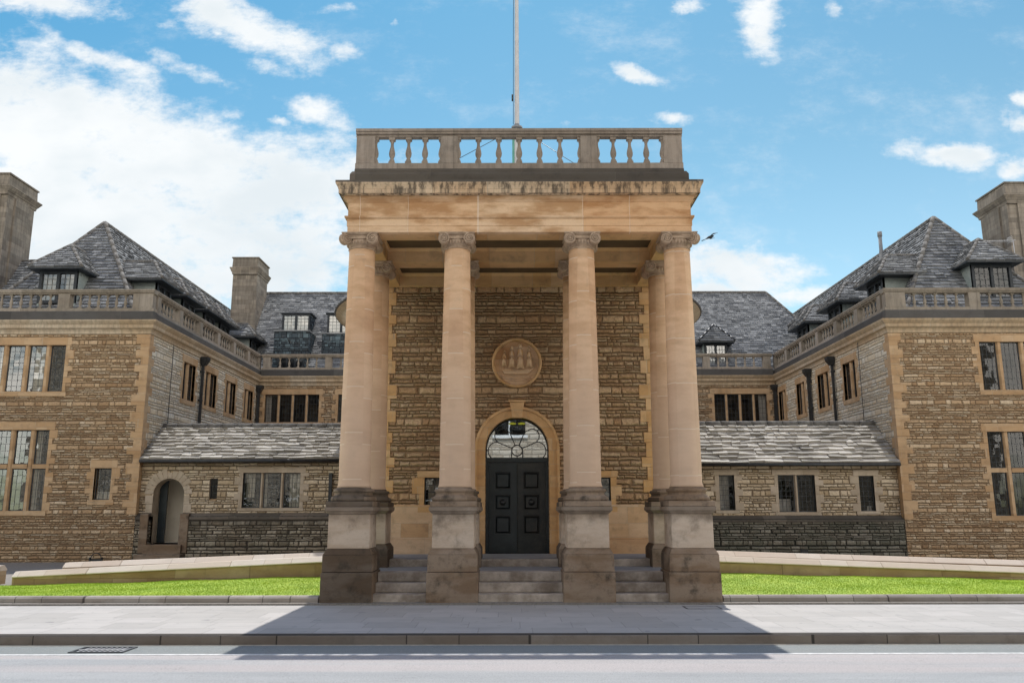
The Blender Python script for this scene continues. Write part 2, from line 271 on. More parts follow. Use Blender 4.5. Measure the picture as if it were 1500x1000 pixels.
def groundmat():
    # asphalt carriageway with worn bands along the road
    m, t, b = newmat('asphalt'); P = t.n('ShaderNodeNewGeometry').outputs['Position']; px, py, pz = t.sep(P)
    agg = t.noise(P, 55, 4, .8); big = t.noise(t.vm('MULTIPLY', P, (.12, 1.0, 1)), 1.6, 5, .6); pink = t.ss(t.noise(t.vm('MULTIPLY', P, (.03, .9, 1)), 1.9, 3, .5), .46, .6)
    c = t.mix(t.ss(big, .35, .65), (.47,.475,.475), (.385,.395,.40))
    c = t.mix(t.m('MULTIPLY', pink, .7), c, (.53,.475,.46))
    gut = t.ss(py, 11.02, 11.12); c = t.mix(t.m('MULTIPLY', gut, .75), c, (.225,.25,.24))
    c = t.mix(t.m('MULTIPLY', t.ss(agg, .4, .75), .55), c, (.13,.13,.13))
    c = t.mix(t.m('MULTIPLY', t.ss(t.noise(P, 80, 2, .5), .62, .7), .4), c, (.55,.55,.55))
    ed = t.ss(t.m('ADD', py, t.m('MULTIPLY', t.noise(P, 3, 4, .6), .10)), 11.80, 11.87)
    c = t.mix(t.m('MULTIPLY', ed, .6), c, (.50,.46,.38))
    oil = t.ss(t.noise(t.vm('MULTIPLY', P, (.5, 1.6, 1)), .9, 6, .7), .54, .70); c = t.mix(t.m('MULTIPLY', oil, .12), c, (.20,.195,.19))
    cr = t.m('ABSOLUTE', t.m('SUBTRACT', t.noise(P, .8, 7, .6), .5)); c = t.mix(t.m('MULTIPLY', t.ss(cr, .003, .0), .3), c, (.10,.10,.10))
    finish(t, b, c, .9, agg, .012, 1, .3); return m
M['asphalt'] = groundmat()
def paving():
    m, t, b = newmat('paving_slabs'); P = t.n('ShaderNodeNewGeometry').outputs['Position']; px, py, pz = t.sep(P)
    ry = t.m('DIVIDE', t.m('SUBTRACT', py, 11.9), .60); row = t.m('FLOOR', ry); fy = t.m('SUBTRACT', ry, row)
    rr = t.white(t.comb(row, 3, 1))[0]
    ux = t.m('ADD', t.m('DIVIDE', px, .75), t.m('MULTIPLY', rr, 1.0)); cx = t.m('FLOOR', ux); fx = t.m('SUBTRACT', ux, cx)
    dd = t.m('MINIMUM', t.m('MULTIPLY', t.m('MINIMUM', fx, t.m('SUBTRACT', 1, fx)), .75), t.m('MULTIPLY', t.m('MINIMUM', fy, t.m('SUBTRACT', 1, fy)), .6))
    rnd = t.white(t.comb(cx, row, 8))[0]; n = t.noise(P, 2.2, 5, .6); fn = t.noise(P, 50, 3, .7)
    c = t.ramp(rnd, [(0, (.41,.39,.365)), (.5, (.45,.43,.405)), (1, (.48,.455,.43))])
    c = t.mix(t.m('MULTIPLY', t.ss(n, .4, .75), .35), c, (.33,.32,.31)); c = t.mix(t.m('MULTIPLY', t.ss(fn, .55, .8), .3), c, (.25,.24,.23))
    c = t.mix(t.m('MULTIPLY', t.ss(t.noise(P, 4, 2, .4), .70, .74), .5), c, (.2,.2,.2))
    e = t.ss(dd, .003, .009); c = t.mix(t.m('MULTIPLY', t.m('SUBTRACT', 1, e), .45), c, (.22,.20,.19))
    gum = t.ss(t.noise(P, 9, 1, .3), .74, .76); c = t.mix(t.m('MULTIPLY', gum, .35), c, (.16,.15,.14))
    c = t.mix(t.m('MULTIPLY', t.ss(t.noise(t.vm('MULTIPLY', P, (.4,1.4,1)), 1.2, 6, .7), .5, .72), .3), c, (.26,.25,.235))
    finish(t, b, c, .8, t.m('ADD', e, t.m('MULTIPLY', fn, .3)), .004, .8, .3); return m
M['paving'] = paving()
M['kerb'] = ashlar('kerb_stone', [(0,(.23,.195,.165)),(.5,(.28,.24,.20)),(1,(.33,.29,.25))], h=9, sw=.95, bands=.3, joint=(.05,.045,.04), jmix=.9, gamt=.5, grime=(.13,.105,.085), jw=.014, vary=0)
M['kerb_lawn'] = ashlar('lawn_kerb_stone', [(0,(.30,.27,.24)),(.5,(.36,.33,.29)),(1,(.42,.38,.34))], h=9, sw=1.1, bands=.25, joint=(.06,.05,.045), jmix=.9, gamt=.6, grime=(.16,.145,.125), jw=.012, vary=0)
M['white_paint'] = plain('worn_road_paint', (.74,.74,.72), (.52,.52,.51), 14, .7, .002)
M['cream_line'] = plain('worn_cream_line', (.62,.56,.44), (.42,.39,.33), 9, .8, .002)
M['gravel'] = plain('gravel', (.30,.28,.25), (.20,.18,.16), 25, .9, .02)
M['earth'] = plain('ground_soil', (.16,.17,.10), (.22,.21,.15), 3, .95, .02)
def grassmat(name, k=1.0):
    m, t, b = newmat(name); g = t.n('ShaderNodeNewGeometry'); P = g.outputs['Position']
    n = t.noise(P, 1.6, 6, .7); n2 = t.noise(P, 22, 3, .6)
    c = t.mix(t.ss(n, .3, .7), (.24*k,.40*k,.028*k), (.36*k,.50*k,.038*k)); c = t.mix(t.m('MULTIPLY', t.ss(n2, .35, .75), .6), c, (.50*k,.58*k,.08*k))
    c = t.mix(t.m('MULTIPLY', g.outputs['Random Per Island'], .2), c, (.28*k,.38*k,.03*k))
    finish(t, b, c, .6, None, spec=.3); b.inputs['Subsurface Weight'].default_value = 0; return m
M['grass'] = grassmat('lawn_grass')
M['opp_brick'] = rubble('opposite_facade_stone', [(0,(.38,.32,.25)),(.5,(.46,.40,.32)),(1,(.54,.48,.40))], (.30,.25,.19), h=.2, sw=.5, grime=.15)

# ------------------------------------------------------------------ mesh builder
class MB:
    def __init__(s, T=None): s.v = []; s.f = []; s.mi = []; s.sm = []; s.T = T
    def add(s, pts, faces, mi=0, sm=False):
        k = len(s.v); T = s.T
        s.v += [T(*p) if T else tuple(p) for p in pts]
        for f in faces: s.f.append([k+i for i in f]); s.mi.append(mi); s.sm.append(sm)
        return s
    def box(s, x0, x1, y0, y1, z0, z1, mi=0):
        if x0 > x1: x0, x1 = x1, x0
        if y0 > y1: y0, y1 = y1, y0
        return s.add([(x0,y0,z0),(x1,y0,z0),(x1,y1,z0),(x0,y1,z0),(x0,y0,z1),(x1,y0,z1),(x1,y1,z1),(x0,y1,z1)],
              [(0,3,2,1),(4,5,6,7),(0,1,5,4),(1,2,6,5),(2,3,7,6),(3,0,4,7)], mi)
    def frus(s, c, a0, z0, a1, z1, mi=0):     # square frustum
        x, y = c; h0, k0 = a0 if isinstance(a0, tuple) else (a0, a0); h1, k1 = a1 if isinstance(a1, tuple) else (a1, a1)
        return s.add([(x-h0,y-k0,z0),(x+h0,y-k0,z0),(x+h0,y+k0,z0),(x-h0,y+k0,z0),(x-h1,y-k1,z1),(x+h1,y-k1,z1),(x+h1,y+k1,z1),(x-h1,y+k1,z1)],
              [(0,3,2,1),(4,5,6,7),(0,1,5,4),(1,2,6,5),(2,3,7,6),(3,0,4,7)], mi)
    def quad(s, a, b, c, d, mi=0): return s.add([a,b,c,d], [(0,1,2,3)], mi)
    def lathe(s, prof, c=(0,0), n=32, mi=0, caps=True, a0=0, a1=2*math.pi):
        full = abs(a1-a0-2*math.pi) < 1e-6; m = n if full else n+1
        pts = [(c[0]+r*math.cos(a0+(a1-a0)*i/n), c[1]+r*math.sin(a0+(a1-a0)*i/n), z) for r, z in prof for i in range(m)]
        fs = []
        for j in range(len(prof)-1):
            for i in range(n):
                i2 = (i+1) % m; fs.append((j*m+i, j*m+i2, (j+1)*m+i2, (j+1)*m+i))
        s.add(pts, fs, mi, True)
        if caps and full:
            k = len(s.v)-len(pts); s.f.append([k+i for i in range(m)][::-1]); s.mi.append(mi); s.sm.append(False)
            s.f.append([k+(len(prof)-1)*m+i for i in range(m)]); s.mi.append(mi); s.sm.append(False)
        return s
    def tube(s, path, r, n=8, mi=0, rs=None):
        path = [Vector(p) for p in path]; pts = []
        for i, p in enumerate(path):
            d = (path[min(i+1, len(path)-1)]-path[max(i-1, 0)]).normalized()
            up = Vector((0,0,1)) if abs(d.z) < .9 else Vector((0,1,0))
            a = d.cross(up).normalized(); b = a.cross(d); rr = rs[i] if rs else r
            pts += [tuple(p+a*rr*math.cos(2*math.pi*k/n)+b*rr*math.sin(2*math.pi*k/n)) for k in range(n)]
        fs = [(i*n+k, i*n+(k+1) % n, (i+1)*n+(k+1) % n, (i+1)*n+k) for i in range(len(path)-1) for k in range(n)]
        s.add(pts, fs, mi, True)
        k = len(s.v)-len(pts); s.f += [[k+i for i in range(n)][::-1], [k+(len(path)-1)*n+i for i in range(n)]]; s.mi += [mi]*2; s.sm += [False]*2
        return s
    def extrude(s, poly, a, b, mi=0, axis='y'):   # poly in (x,z), extruded along y from a to b
        n = len(poly); f = (lambda p, q: (p[0], q, p[1])) if axis == 'y' else (lambda p, q: (q, p[0], p[1]))
        return s.add([f(p, a) for p in poly]+[f(p, b) for p in poly], [tuple(range(n)), tuple(range(2*n-1, n-1, -1))]+[(i, (i+1) % n, n+(i+1) % n, n+i) for i in range(n)], mi)
    def sweep(s, path, prof, mi=0, side=1, mis=None):
        # path: plan polyline; prof: closed list of (out, z); out is to the right of travel when side=1; mitred
        P = [Vector(p) for p in path]; n = len(P); m = len(prof); pts = []
        nor = []
        for i in range(n-1):
            d = (P[i+1]-P[i]).normalized(); nor.append(Vector((d.y, -d.x))*side)
        for i in range(n):
            if i == 0: o = nor[0]
            elif i == n-1: o = nor[-1]
            else:
                b = (nor[i-1]+nor[i]); o = b/ (b.dot(nor[i]))
            pts += [(P[i].x+o.x*q, P[i].y+o.y*q, z) for q, z in prof]
        k0 = len(s.v); s.v += [s.T(*p) if s.T else p for p in pts]
        for i in range(n-1):
            for j in range(m):
                j2 = (j+1) % m; s.f.append([k0+i*m+j, k0+(i+1)*m+j, k0+(i+1)*m+j2, k0+i*m+j2]); s.mi.append(mis[j] if mis else mi); s.sm.append(False)
        s.f += [[k0+j for j in range(m)], [k0+(n-1)*m+j for j in range(m)][::-1]]; s.mi += [mi]*2; s.sm += [False]*2
        return s
    def build(s, name, mats, parent=None, label=None, bevel=0, **kw):
        me = bpy.data.meshes.new(name); me.from_pydata(s.v, [], s.f)
        mats = mats if isinstance(mats, (list, tuple)) else [mats]
        for m in mats: me.materials.append(M[m] if isinstance(m, str) else m)
        me.polygons.foreach_set('material_index', s.mi); me.polygons.foreach_set('use_smooth', s.sm)
        bm = bmesh.new(); bm.from_mesh(me); bmesh.ops.recalc_face_normals(bm, faces=bm.faces); bm.to_mesh(me); bm.free()
        me.update()
        o = bpy.data.objects.new(name, me); col.objects.link(o)
        if parent is not None:
            o.parent = parent
            q = parent; L = Vector((0,0,0))
            while q is not None: L += q.location; q = q.parent
            o.location = -L if parent.parent is None and parent.type == 'EMPTY' else (0,0,0)
            if parent.type == 'MESH': o.location = (0,0,0)
        if label: o['label'] = label
        if bevel:
            md = o.modifiers.new('bevel', 'BEVEL'); md.width = bevel; md.segments = 2; md.limit_method = 'ANGLE'; md.angle_limit = R(40)
        for k, v in kw.items(): o[k] = v
        return o
def thing(name, label, cat, loc=(0,0,0), group=None):
    o = bpy.data.objects.new(name, None); col.objects.link(o); o.location = loc; o['label'] = label; o['category'] = cat; o.empty_display_size = .3
    if group: o['group'] = group
    return o
def tag(o, label, cat, group=None):
    o['label'] = label; o['category'] = cat
    if group: o['group'] = group
    return o
def copy_child(src, parent, loc):       # a further copy of one mesh part, sharing mesh data
    c = src.copy(); col.objects.link(c); c.parent = parent; c.location = loc; return c

# frames: (u along wall, o outward, z) -> world
def front(Y): return lambda u, o, z: (u, Y-o, z)
def facex(X): return lambda u, o, z: (X+o, u, z)       # faces +X
def facenx(X): return lambda u, o, z: (X-o, u, z)      # faces -X

def wall(mb, u0, u1, z0, z1, ops=(), depth=.28, mi=0, rmi=1):
    us = sorted({u0, u1, *[o[0] for o in ops], *[o[1] for o in ops]}); zs = sorted({z0, z1, *[o[2] for o in ops], *[o[3] for o in ops]})
    for i in range(len(us)-1):
        for j in range(len(zs)-1):
            cu, cz = (us[i]+us[i+1])/2, (zs[j]+zs[j+1])/2
            if any(o[0] < cu < o[1] and o[2] < cz < o[3] for o in ops): continue
            mb.quad((us[i],0,zs[j]), (us[i+1],0,zs[j]), (us[i+1],0,zs[j+1]), (us[i],0,zs[j+1]), mi)
    for o in ops:
        a, b, c, d = o[:4]
        if len(o) > 4: continue
        mb.quad((a,0,c),(b,0,c),(b,-depth,c),(a,-depth,c), rmi); mb.quad((a,0,d),(b,0,d),(b,-depth,d),(a,-depth,d), rmi)
        mb.quad((a,0,c),(a,0,d),(a,-depth,d),(a,-depth,c), rmi); mb.quad((b,0,c),(b,0,d),(b,-depth,d),(b,-depth,c), rmi)
def lining(parent, T, a, b, z0, z1, o=-1.35):
    return MB(T).box(a, b, o-.05, o, z0, z1).build('room_lining', 'interior', parent)
def archfill(mb, a, b, zs, zt, depth, n=16, mi=0, rmi=1):
    r = (b-a)/2; cx = (a+b)/2
    arc = [(cx-r*math.cos(math.pi*i/n), zs+(zt-zs)*math.sin(math.pi*i/n)) for i in range(n+1)]
    for i in range(n):
        p, q = arc[i], arc[i+1]
        mb.quad((p[0],0,p[1]), (q[0],0,q[1]), (q[0],0,zt), (p[0],0,zt), mi) if abs(p[1]-zt)+abs(q[1]-zt) > 1e-6 else None
        mb.quad((p[0],0,p[1]), (q[0],0,q[1]), (q[0],-depth,q[1]), (p[0],-depth,p[1]), rmi)

def surround(mb, u0, u1, z0, z1, o=.012, sw=.11, lw=.26, lint=.26, sill=.16, seed=0):
    rd = random.Random(seed+int(u0*91)+int(z0*37))
    mb.box(u0-sw-.06, u1+sw+.06, -.1, o, z1+.004, z1+lint); mb.box(u0-sw-.03, u1+sw+.03, -.1, o+.012, z0-sill, z0-.004)
    for sgn, e in ((-1, u0), (1, u1)):
        z = z0
        k = rd.randint(0, 1)
        while z < z1-.02:
            h = min(rd.uniform(.17, .30), z1-z);
            if z1-(z+h) < .1: h = z1-z
            ww = lw if k % 2 else sw; ww += rd.uniform(-.02, .03); k += 1
            a, b = (e-ww, e) if sgn < 0 else (e, e+ww)
            mb.box(a, b, -.1, o+rd.uniform(-.002,.003), z+.003, z+h-.003); z += h

def window(parent, T, u0, u1, z0, z1, n, tr=None, glass='glass', curtains=(), rec=.14, mull=.13, leads=(.155,.205), label=None, sur=True, stone='ashlar', sill=.16, lint=.26, lead_t=.011, frame_t=.028):
    mb = MB(T)
    if sur: surround(mb, u0, u1, z0, z1, lint=lint, sill=sill)
    lw = (u1-u0-mull*(n-1))/n; lights = []
    for i in range(n):
        a = u0+i*(lw+mull); lights.append((a, a+lw))
        if i: mb.add([(a-mull,-.25,z0),(a-mull,-.09,z0),(a-mull+.035,-.035,z0),(a-.035,-.035,z0),(a,-.09,z0),(a,-.25,z0),(a-mull,-.25,z1),(a-mull,-.09,z1),(a-mull+.035,-.035,z1),(a-.035,-.035,z1),(a,-.09,z1),(a,-.25,z1)],
                     [(0,1,7,6),(1,2,8,7),(2,3,9,8),(3,4,10,9),(4,5,11,10),(0,6,11,5),(0,5,4,3,2,1),(6,7,8,9,10,11)])
    rows = [(z0, z1)]
    if tr:
        rows = [(z0, tr-.07), (tr+.07, z1)]
        for a, b in lights: mb.box(a, b, -.24, -.05, tr-.07, tr+.07)
    if not sur and n == 1: mb.box(u0, u1, -.2, -.06, z0-.02, z0+.03)
    wo = mb.build('window', stone, parent, label)
    fr = MB(T); gl = MB(T)
    for a, b in lights:
        for c, d in rows:
            t_ = frame_t
            fr.box(a+.005,a+t_,-rec-.02,-rec+.02,c,d); fr.box(b-t_,b-.005,-rec-.02,-rec+.02,c,d); fr.box(a+t_,b-t_,-rec-.02,-rec+.02,c,c+t_); fr.box(a+t_,b-t_,-rec-.02,-rec+.02,d-t_,d)
            nx = max(1, round((b-a)/leads[0])); nz = max(1, round((d-c)/leads[1])); h = lead_t/2
            for i in range(1, nx): x = a+(b-a)*i/nx; fr.box(x-h, x+h, -rec-.004, -rec+.006, c+t_, d-t_)
            for i in range(1, nz): z = c+(d-c)*i/nz; fr.box(a+t_, b-t_, -rec-.003, -rec+.007, z-h, z+h)
            gl.quad((a,-rec,c),(b,-rec,c),(b,-rec,d),(a,-rec,d))
    fr.build('casement_frame', 'lead', wo); gl.build('pane', glass, wo)
    cu = MB(T); any_ = False
    for (i, fa, fb, za, zb) in curtains:     # light index, fractions of its width and height
        a, b = lights[i]; any_ = True; nseg = 10; x0, x1 = a+(b-a)*fa, a+(b-a)*fb; pts = []
        for k in range(nseg+1):
            x = x0+(x1-x0)*k/nseg; o = -rec-.12+.025*math.sin(k*1.9)
            pts += [(x, o, z0+(z1-z0)*za), (x, o, z0+(z1-z0)*zb)]
        cu.add(pts, [(2*k, 2*k+2, 2*k+3, 2*k+1) for k in range(nseg)], 0, True)
    if any_: cu.build('curtain', 'curtain', wo)
    return wo

def roof_plane(mb, A, B_, C, D, course=.135, tw=.22, th=.042, mi=0, umi=1, seed=1, jit=1.0):
    # A,B eave ends; D,C matching top ends
    rd = random.Random(seed)
    A, B_, C, D = map(Vector, (A, B_, C, D)); e = (B_-A).normalized(); n = e.cross(D-A if (D-A).length > .01 else C-B_).normalized()
    if n.z < 0: n = -n
    up = n.cross(e); up = up if up.z > 0 else -up
    L = (D-A).dot(up); N = max(1, int(round(L/course))); c = L/N
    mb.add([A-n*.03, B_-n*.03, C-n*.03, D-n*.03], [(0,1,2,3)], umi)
    for k in range(N):
        t0 = (k-.12)/N; tm = (k+.5)/N; t1 = min((k+1.75)/N, 1.0)
        P = A+(D-A)*tm; Q = B_+(C-B_)*tm; s0 = (P-A).dot(e); s1 = (Q-A).dot(e)
        if s1-s0 < .05: continue
        ww = tw*(1.25-.5*tm)
        s = s0-rd.uniform(0, ww); y0b = (k-.10)*c; y1 = min((k+1.5)*c, L)
        while s < s1:
            wt = ww*rd.uniform(.6, 1.45); a, b = max(s, s0), min(s+wt-.008, s1); s += wt
            if b-a < .03: continue
            y0 = y0b+rd.uniform(-.014, .014)*jit; h = th*rd.uniform(.75, 1.35); dz = rd.uniform(-.3, .3)*th*.5*jit
            base = lambda ss, yy, hh: tuple(A+e*ss+up*yy+n*hh)
            j1, j2 = rd.uniform(-.009,.009)*jit, rd.uniform(-.009,.009)*jit
            ns = rd.uniform(.015, .035); hn = rd.uniform(.74, .97)      # worn nosing along the lower edge of each slate
            mb.add([base(a,y0+j1,-.02), base(b,y0+j2,-.02), base(b,y0+j2,h+.012+dz), base(a,y0+j1,h+.012-dz), base(b,y0+ns,(h+.012)*hn+dz), base(a,y0+ns,(h+.012)*hn-dz), base(b,y1,.004), base(a,y1,.004)],
                   [(0,1,2,3),(3,2,4,5),(5,4,6,7),(0,3,5,7),(1,6,4,2)], mi)
def hipline(mb, a, b, r=.085, mi=2, seg=.4):
    a, b = Vector(a), Vector(b); n = max(2, int((b-a).length/seg)); d = (b-a)/n
    for i in range(n):
        p = a+d*i; mb.tube([p, p+d*.97], r, 8, mi, rs=[r*1.0, r*.97])

BALP = [(.048,0),(.048,.05),(.034,.06),(.03,.08),(.052,.14),(.058,.20),(.05,.26),(.03,.36),(.026,.42),(.036,.47),(.046,.49),(.05,.50)]
def baluster_mesh(mb, c, z0, h, w=1.0, n=14):
    mb.frus(c, .056*w, z0, .056*w, z0+h*.10); mb.lathe([(r*w, z0+h*.10+(z/.5)*h*.80) for r, z in BALP], c, n, caps=False); mb.frus(c, .054*w, z0+h*.90, .056*w, z0+h)
def balustrade(parent, p0, p1, nrm, zs, piers, nb, hw, mat='parapet', plinthmat='black_stone', w=1.0, pierw=.18, n=12, endp=(False, False), ends=(0,0)):
    # p0,p1 plan ends of centre line; nrm outward; zs=(plinth0, plinth1, botrail1, bal top, rail top); piers: distances along; nb: balusters per bay
    P0, P1 = Vector(p0), Vector(p1); L = (P1-P0).length; d = (P1-P0)/L; N = Vector(nrm)
    T = lambda u, o, z: (P0.x+d.x*u+N.x*o, P0.y+d.y*u+N.y*o, z)
    rail = MB(T); a, b = -ends[0], L+ends[1]
    rail.box(a, b, -hw, hw, zs[0], zs[1], 1); rail.add([(a,-hw,zs[1]),(b,-hw,zs[1]),(b,hw,zs[1]),(a,hw,zs[1]),(a,-hw+.03,zs[1]+.04),(b,-hw+.03,zs[1]+.04),(b,hw-.03,zs[1]+.04),(a,hw-.03,zs[1]+.04)],[(0,1,5,4),(1,2,6,5),(2,3,7,6),(3,0,4,7),(4,5,6,7)],1)
    rail.box(a, b, -hw+.04, hw-.04, zs[1]+.04, zs[2])
    rt = zs[4]-zs[3]
    rail.box(a, b, -hw+.06, hw-.06, zs[3], zs[3]+rt*.3); rail.box(a-.0, b+.0, -hw+.02, hw-.02, zs[3]+rt*.3, zs[3]+rt*.62); rail.box(a, b, -hw, hw, zs[3]+rt*.62, zs[4])
    ro = rail.build('balustrade', [mat, plinthmat], parent)
    prev = None
    for i, (pc, ph) in enumerate(piers):
        pm = MB(T); pm.box(pc-ph, pc+ph, -hw+.035, hw-.035, zs[2]-.002, zs[3]+.002); pm.build('pier', mat, ro)
        if prev is not None:
            lo, hi = prev, pc-ph; k = nb[i-1]; sp = (hi-lo)/(k+1)
            for j in range(k):
                u = lo+sp*(j+1); bm_ = MB(); q = T(u, 0, 0); baluster_mesh(bm_, (q[0], q[1]), zs[2], zs[3]-zs[2], w, n); bm_.build('baluster', mat, ro)
        prev = pc+ph
    return ro

def box_struct(name, mat, x0, x1, y0, y1, z0, z1, bevel=0):
    o = MB().box(x0,x1,y0,y1,z0,z1).build(name, mat, bevel=bevel); o['kind'] = 'structure'; return o

# ------------------------------------------------------------------ ground, road, pavement
g = MB(); g.quad((-1500,-1500,-.14),(1500,-1500,-.14),(1500,11.6,-.14),(-1500,11.6,-.14)); g.quad((-1500,11.6,-.14),(1500,11.6,-.14),(1500,11.9,0.02),(-1500,11.9,.02)); g.quad((-1500,11.9,.02),(1500,11.9,.02),(1500,1500,.02),(-1500,1500,.02))
g = MB(); g.quad((-1500,-1500,-.16),(1500,-1500,-.16),(1500,1500,-.16),(-1500,1500,-.16)); o = g.build('ground', 'earth'); o['kind'] = 'structure'
o = MB().box(-300,300,2.2,11.86,-.158,-.13).build('road', 'asphalt'); o['kind'] = 'structure'
o = MB().box(-300,300,11.98,15.36,-.15,0).build('pavement', 'paving'); o['kind'] = 'structure'
o = MB().box(-300,300,-7.9,2.05,-.15,-.01).build('far_pavement', 'paving'); o['kind'] = 'structure'
k = MB(); k.box(-60,60,11.84,12.0,-.15,-.002); o = k.build('kerb', 'kerb', bevel=.02); o['kind'] = 'structure'
k = MB(); k.box(-60,60,2.03,2.19,-.15,-.012); o = k.build('far_kerb', 'kerb', bevel=.02); o['kind'] = 'structure'
ln = MB()
x = -40
rd = random.Random(3)
ln.box(-60, 60, 11.045, 11.12, -.13, -.126)
o = MB().box(-60, 60, 11.775, 11.838, -.13, -.1255).build('gutter_line', 'cream_line'); o['kind'] = 'structure'
o = ln.build('road_line', 'white_paint'); o['kind'] = 'structure'
o = MB().box(-60,60,15.36,60,-.15,.03).build('forecourt', 'gravel'); o['kind'] = 'structure'
# dark service cover outline in the pavement
cv = MB()
for r in ((2.75,3.35,14.72,14.745),(2.75,3.35,15.10,15.125)): cv.box(r[0],r[1],r[2],r[3],-.01,.004)
for r in ((2.75,2.775,14.745,15.10),(3.325,3.35,14.745,15.10)): cv.box(r[0],r[1],r[2],r[3],-.01,.004)
cv.box(2.775,3.325,14.745,15.10,-.01,.002,1)
tag(cv.build('access_cover', ['iron','paving']), 'paved access cover with thin dark rim in pavement by right pedestal', 'manhole cover')
# drain grate beside the kerb
dg = thing('drain_grate', 'slatted iron drain grate in the road beside the left kerb', 'drain grate', (-5.55,11.4,-.126))
fr = MB(); X0,X1,Y0,Y1 = -5.82,-5.12,11.22,11.66
fr.box(X0,X1,Y0,Y0+.04,-.13,-.118); fr.box(X0,X1,Y1-.04,Y1,-.13,-.118); fr.box(X0,X0+.04,Y0+.04,Y1-.04,-.13,-.118); fr.box(X1-.04,X1,Y0+.04,Y1-.04,-.13,-.118); fr.build('frame','lead',dg)
bs = MB()
for i in range(9): xx = X0+.075+i*.068; bs.add([(xx,Y0+.04,-.122),(xx+.022,Y0+.04,-.122),(xx+.052,Y1-.04,-.122),(xx+.03,Y1-.04,-.122)], [(0,1,2,3)])
bs.box(X0+.04,X1-.04,Y0+.2,Y0+.23,-.13,-.12); bs.build('bar','pole',dg); MB().box(X0+.04,X1-.04,Y0+.04,Y1-.04,-.13,-.127).build('pit','iron',dg)

# lawns with their front kerbs
def lawn(x0, x1, zb0, zb1, lab):      # zb at x0 / x1 along the back edge
    nx, ny = 60, 14; yb = 18.36; y0 = 15.72
    zf = .125
    def H(x, y):
        k = (y-y0)/(yb-y0); zb = zb0+(zb1-zb0)*(x-x0)/(x1-x0); return zf+(zb-zf)*k + .008*math.sin(x*3.1+y*2)+.006*math.sin(x*1.3-y*5)
    mb = MB(); pts = [(x0+(x1-x0)*i/nx, y0+(yb-y0)*j/ny, H(x0+(x1-x0)*i/nx, y0+(yb-y0)*j/ny)) for j in range(ny+1) for i in range(nx+1)]
    mb.add(pts, [(j*(nx+1)+i, j*(nx+1)+i+1, (j+1)*(nx+1)+i+1, (j+1)*(nx+1)+i) for j in range(ny) for i in range(nx)], 0, True)
    rd = random.Random(int(x0*7)); n = int((x1-x0)*(yb-y0)*2200)
    for _ in range(n):
        x = rd.uniform(x0, x1); y = rd.uniform(y0, yb); z = H(x, y)-.004; a = rd.uniform(0, math.pi); l = rd.uniform(.014, .03); ww = .005
        cx, cy = math.cos(a)*ww, math.sin(a)*ww; tx, ty = rd.uniform(-.02,.02), rd.uniform(-.02,.02)
        mb.add([(x-cx,y-cy,z),(x+cx,y+cy,z),(x+tx,y+ty,z+l)], [(0,1,2)], 0)
    o = mb.build('lawn', 'grass'); o['kind'] = 'stuff'; o['label'] = lab; o['category'] = 'lawn'
    return o
lawn(-16, -3.58, -.06, .28, 'bright mown grass strip left of the portico')
lawn(3.50, 16, .33, .05, 'bright mown grass strip right of the portico')
for a, b in ((-40,-3.62),(3.56,40)):
    k = MB(); k.extrude([(15.50,-.05),(15.50,.105),(15.54,.14),(15.70,.14),(15.70,-.05)], a, b, axis='x'); k.box(a, b, 15.44, 15.50, -.05, .035)
    o = k.build('lawn_kerb', 'kerb_lawn', bevel=.008); o['kind'] = 'structure'

# ramp walls with saddle copings
def rampwall(x0, x1, zt0, zt1, y, lab, dz=.0, w=.34):
    th = thing('ramp_wall', lab, 'low wall', (x0, y, 0), 'sloping low walls with pale coping')
    b = MB(); b.add([(x0,y,-.1),(x1,y,-.1),(x1,y+w,-.1),(x0,y+w,-.1),(x0,y,zt0),(x1,y,zt1),(x1,y+w,zt1),(x0,y+w,zt0)], [(0,3,2,1),(4,5,6,7),(0,1,5,4),(1,2,6,5),(2,3,7,6),(3,0,4,7)]); b.build('wall', 'rampwall', th)
    c = MB(); pr = [(-.03,0),(-.03,.018),(.09,.115),(w-.09,.115),(w+.03,.018),(w+.03,0)]; n = 6
    pts = [(x0,y+a,zt0+h+.001) for a, h in pr]+[(x1,y+a,zt1+h+.001) for a, h in pr]
    c.add(pts, [tuple(range(n)), tuple(range(2*n-1,n-1,-1))]+[(i,(i+1)%n,n+(i+1)%n,n+i) for i in range(n)]); c.build('coping', 'coping', th)
rampwall(-10.75, -3.62, .245, .575, 18.4, 'sloping low stone wall with pale coping behind the left lawn, front one of the pair')
rampwall(-10.5, -3.62, .335, .585, 19.95, 'rear sloping low wall with pale coping on the left, nearer the house')
rampwall(3.56, 16, .565, .10, 18.4, 'sloping low stone wall with pale coping behind the right lawn, front one of the pair')
rampwall(3.56, 16, .605, .21, 19.95, 'rear sloping low wall with pale coping on the right, nearer the house')
rampwall(-16, -11.55, .30, .32, 19.2, 'short piece of pale coped low wall at the far left frame edge')

# ------------------------------------------------------------------ portico
XC = -.03
portico = thing('portico', 'tall classical entrance portico of tan stone with eight Ionic columns and a balustrade on top', 'portico', (XC,17.6,0))
CY = 15.92
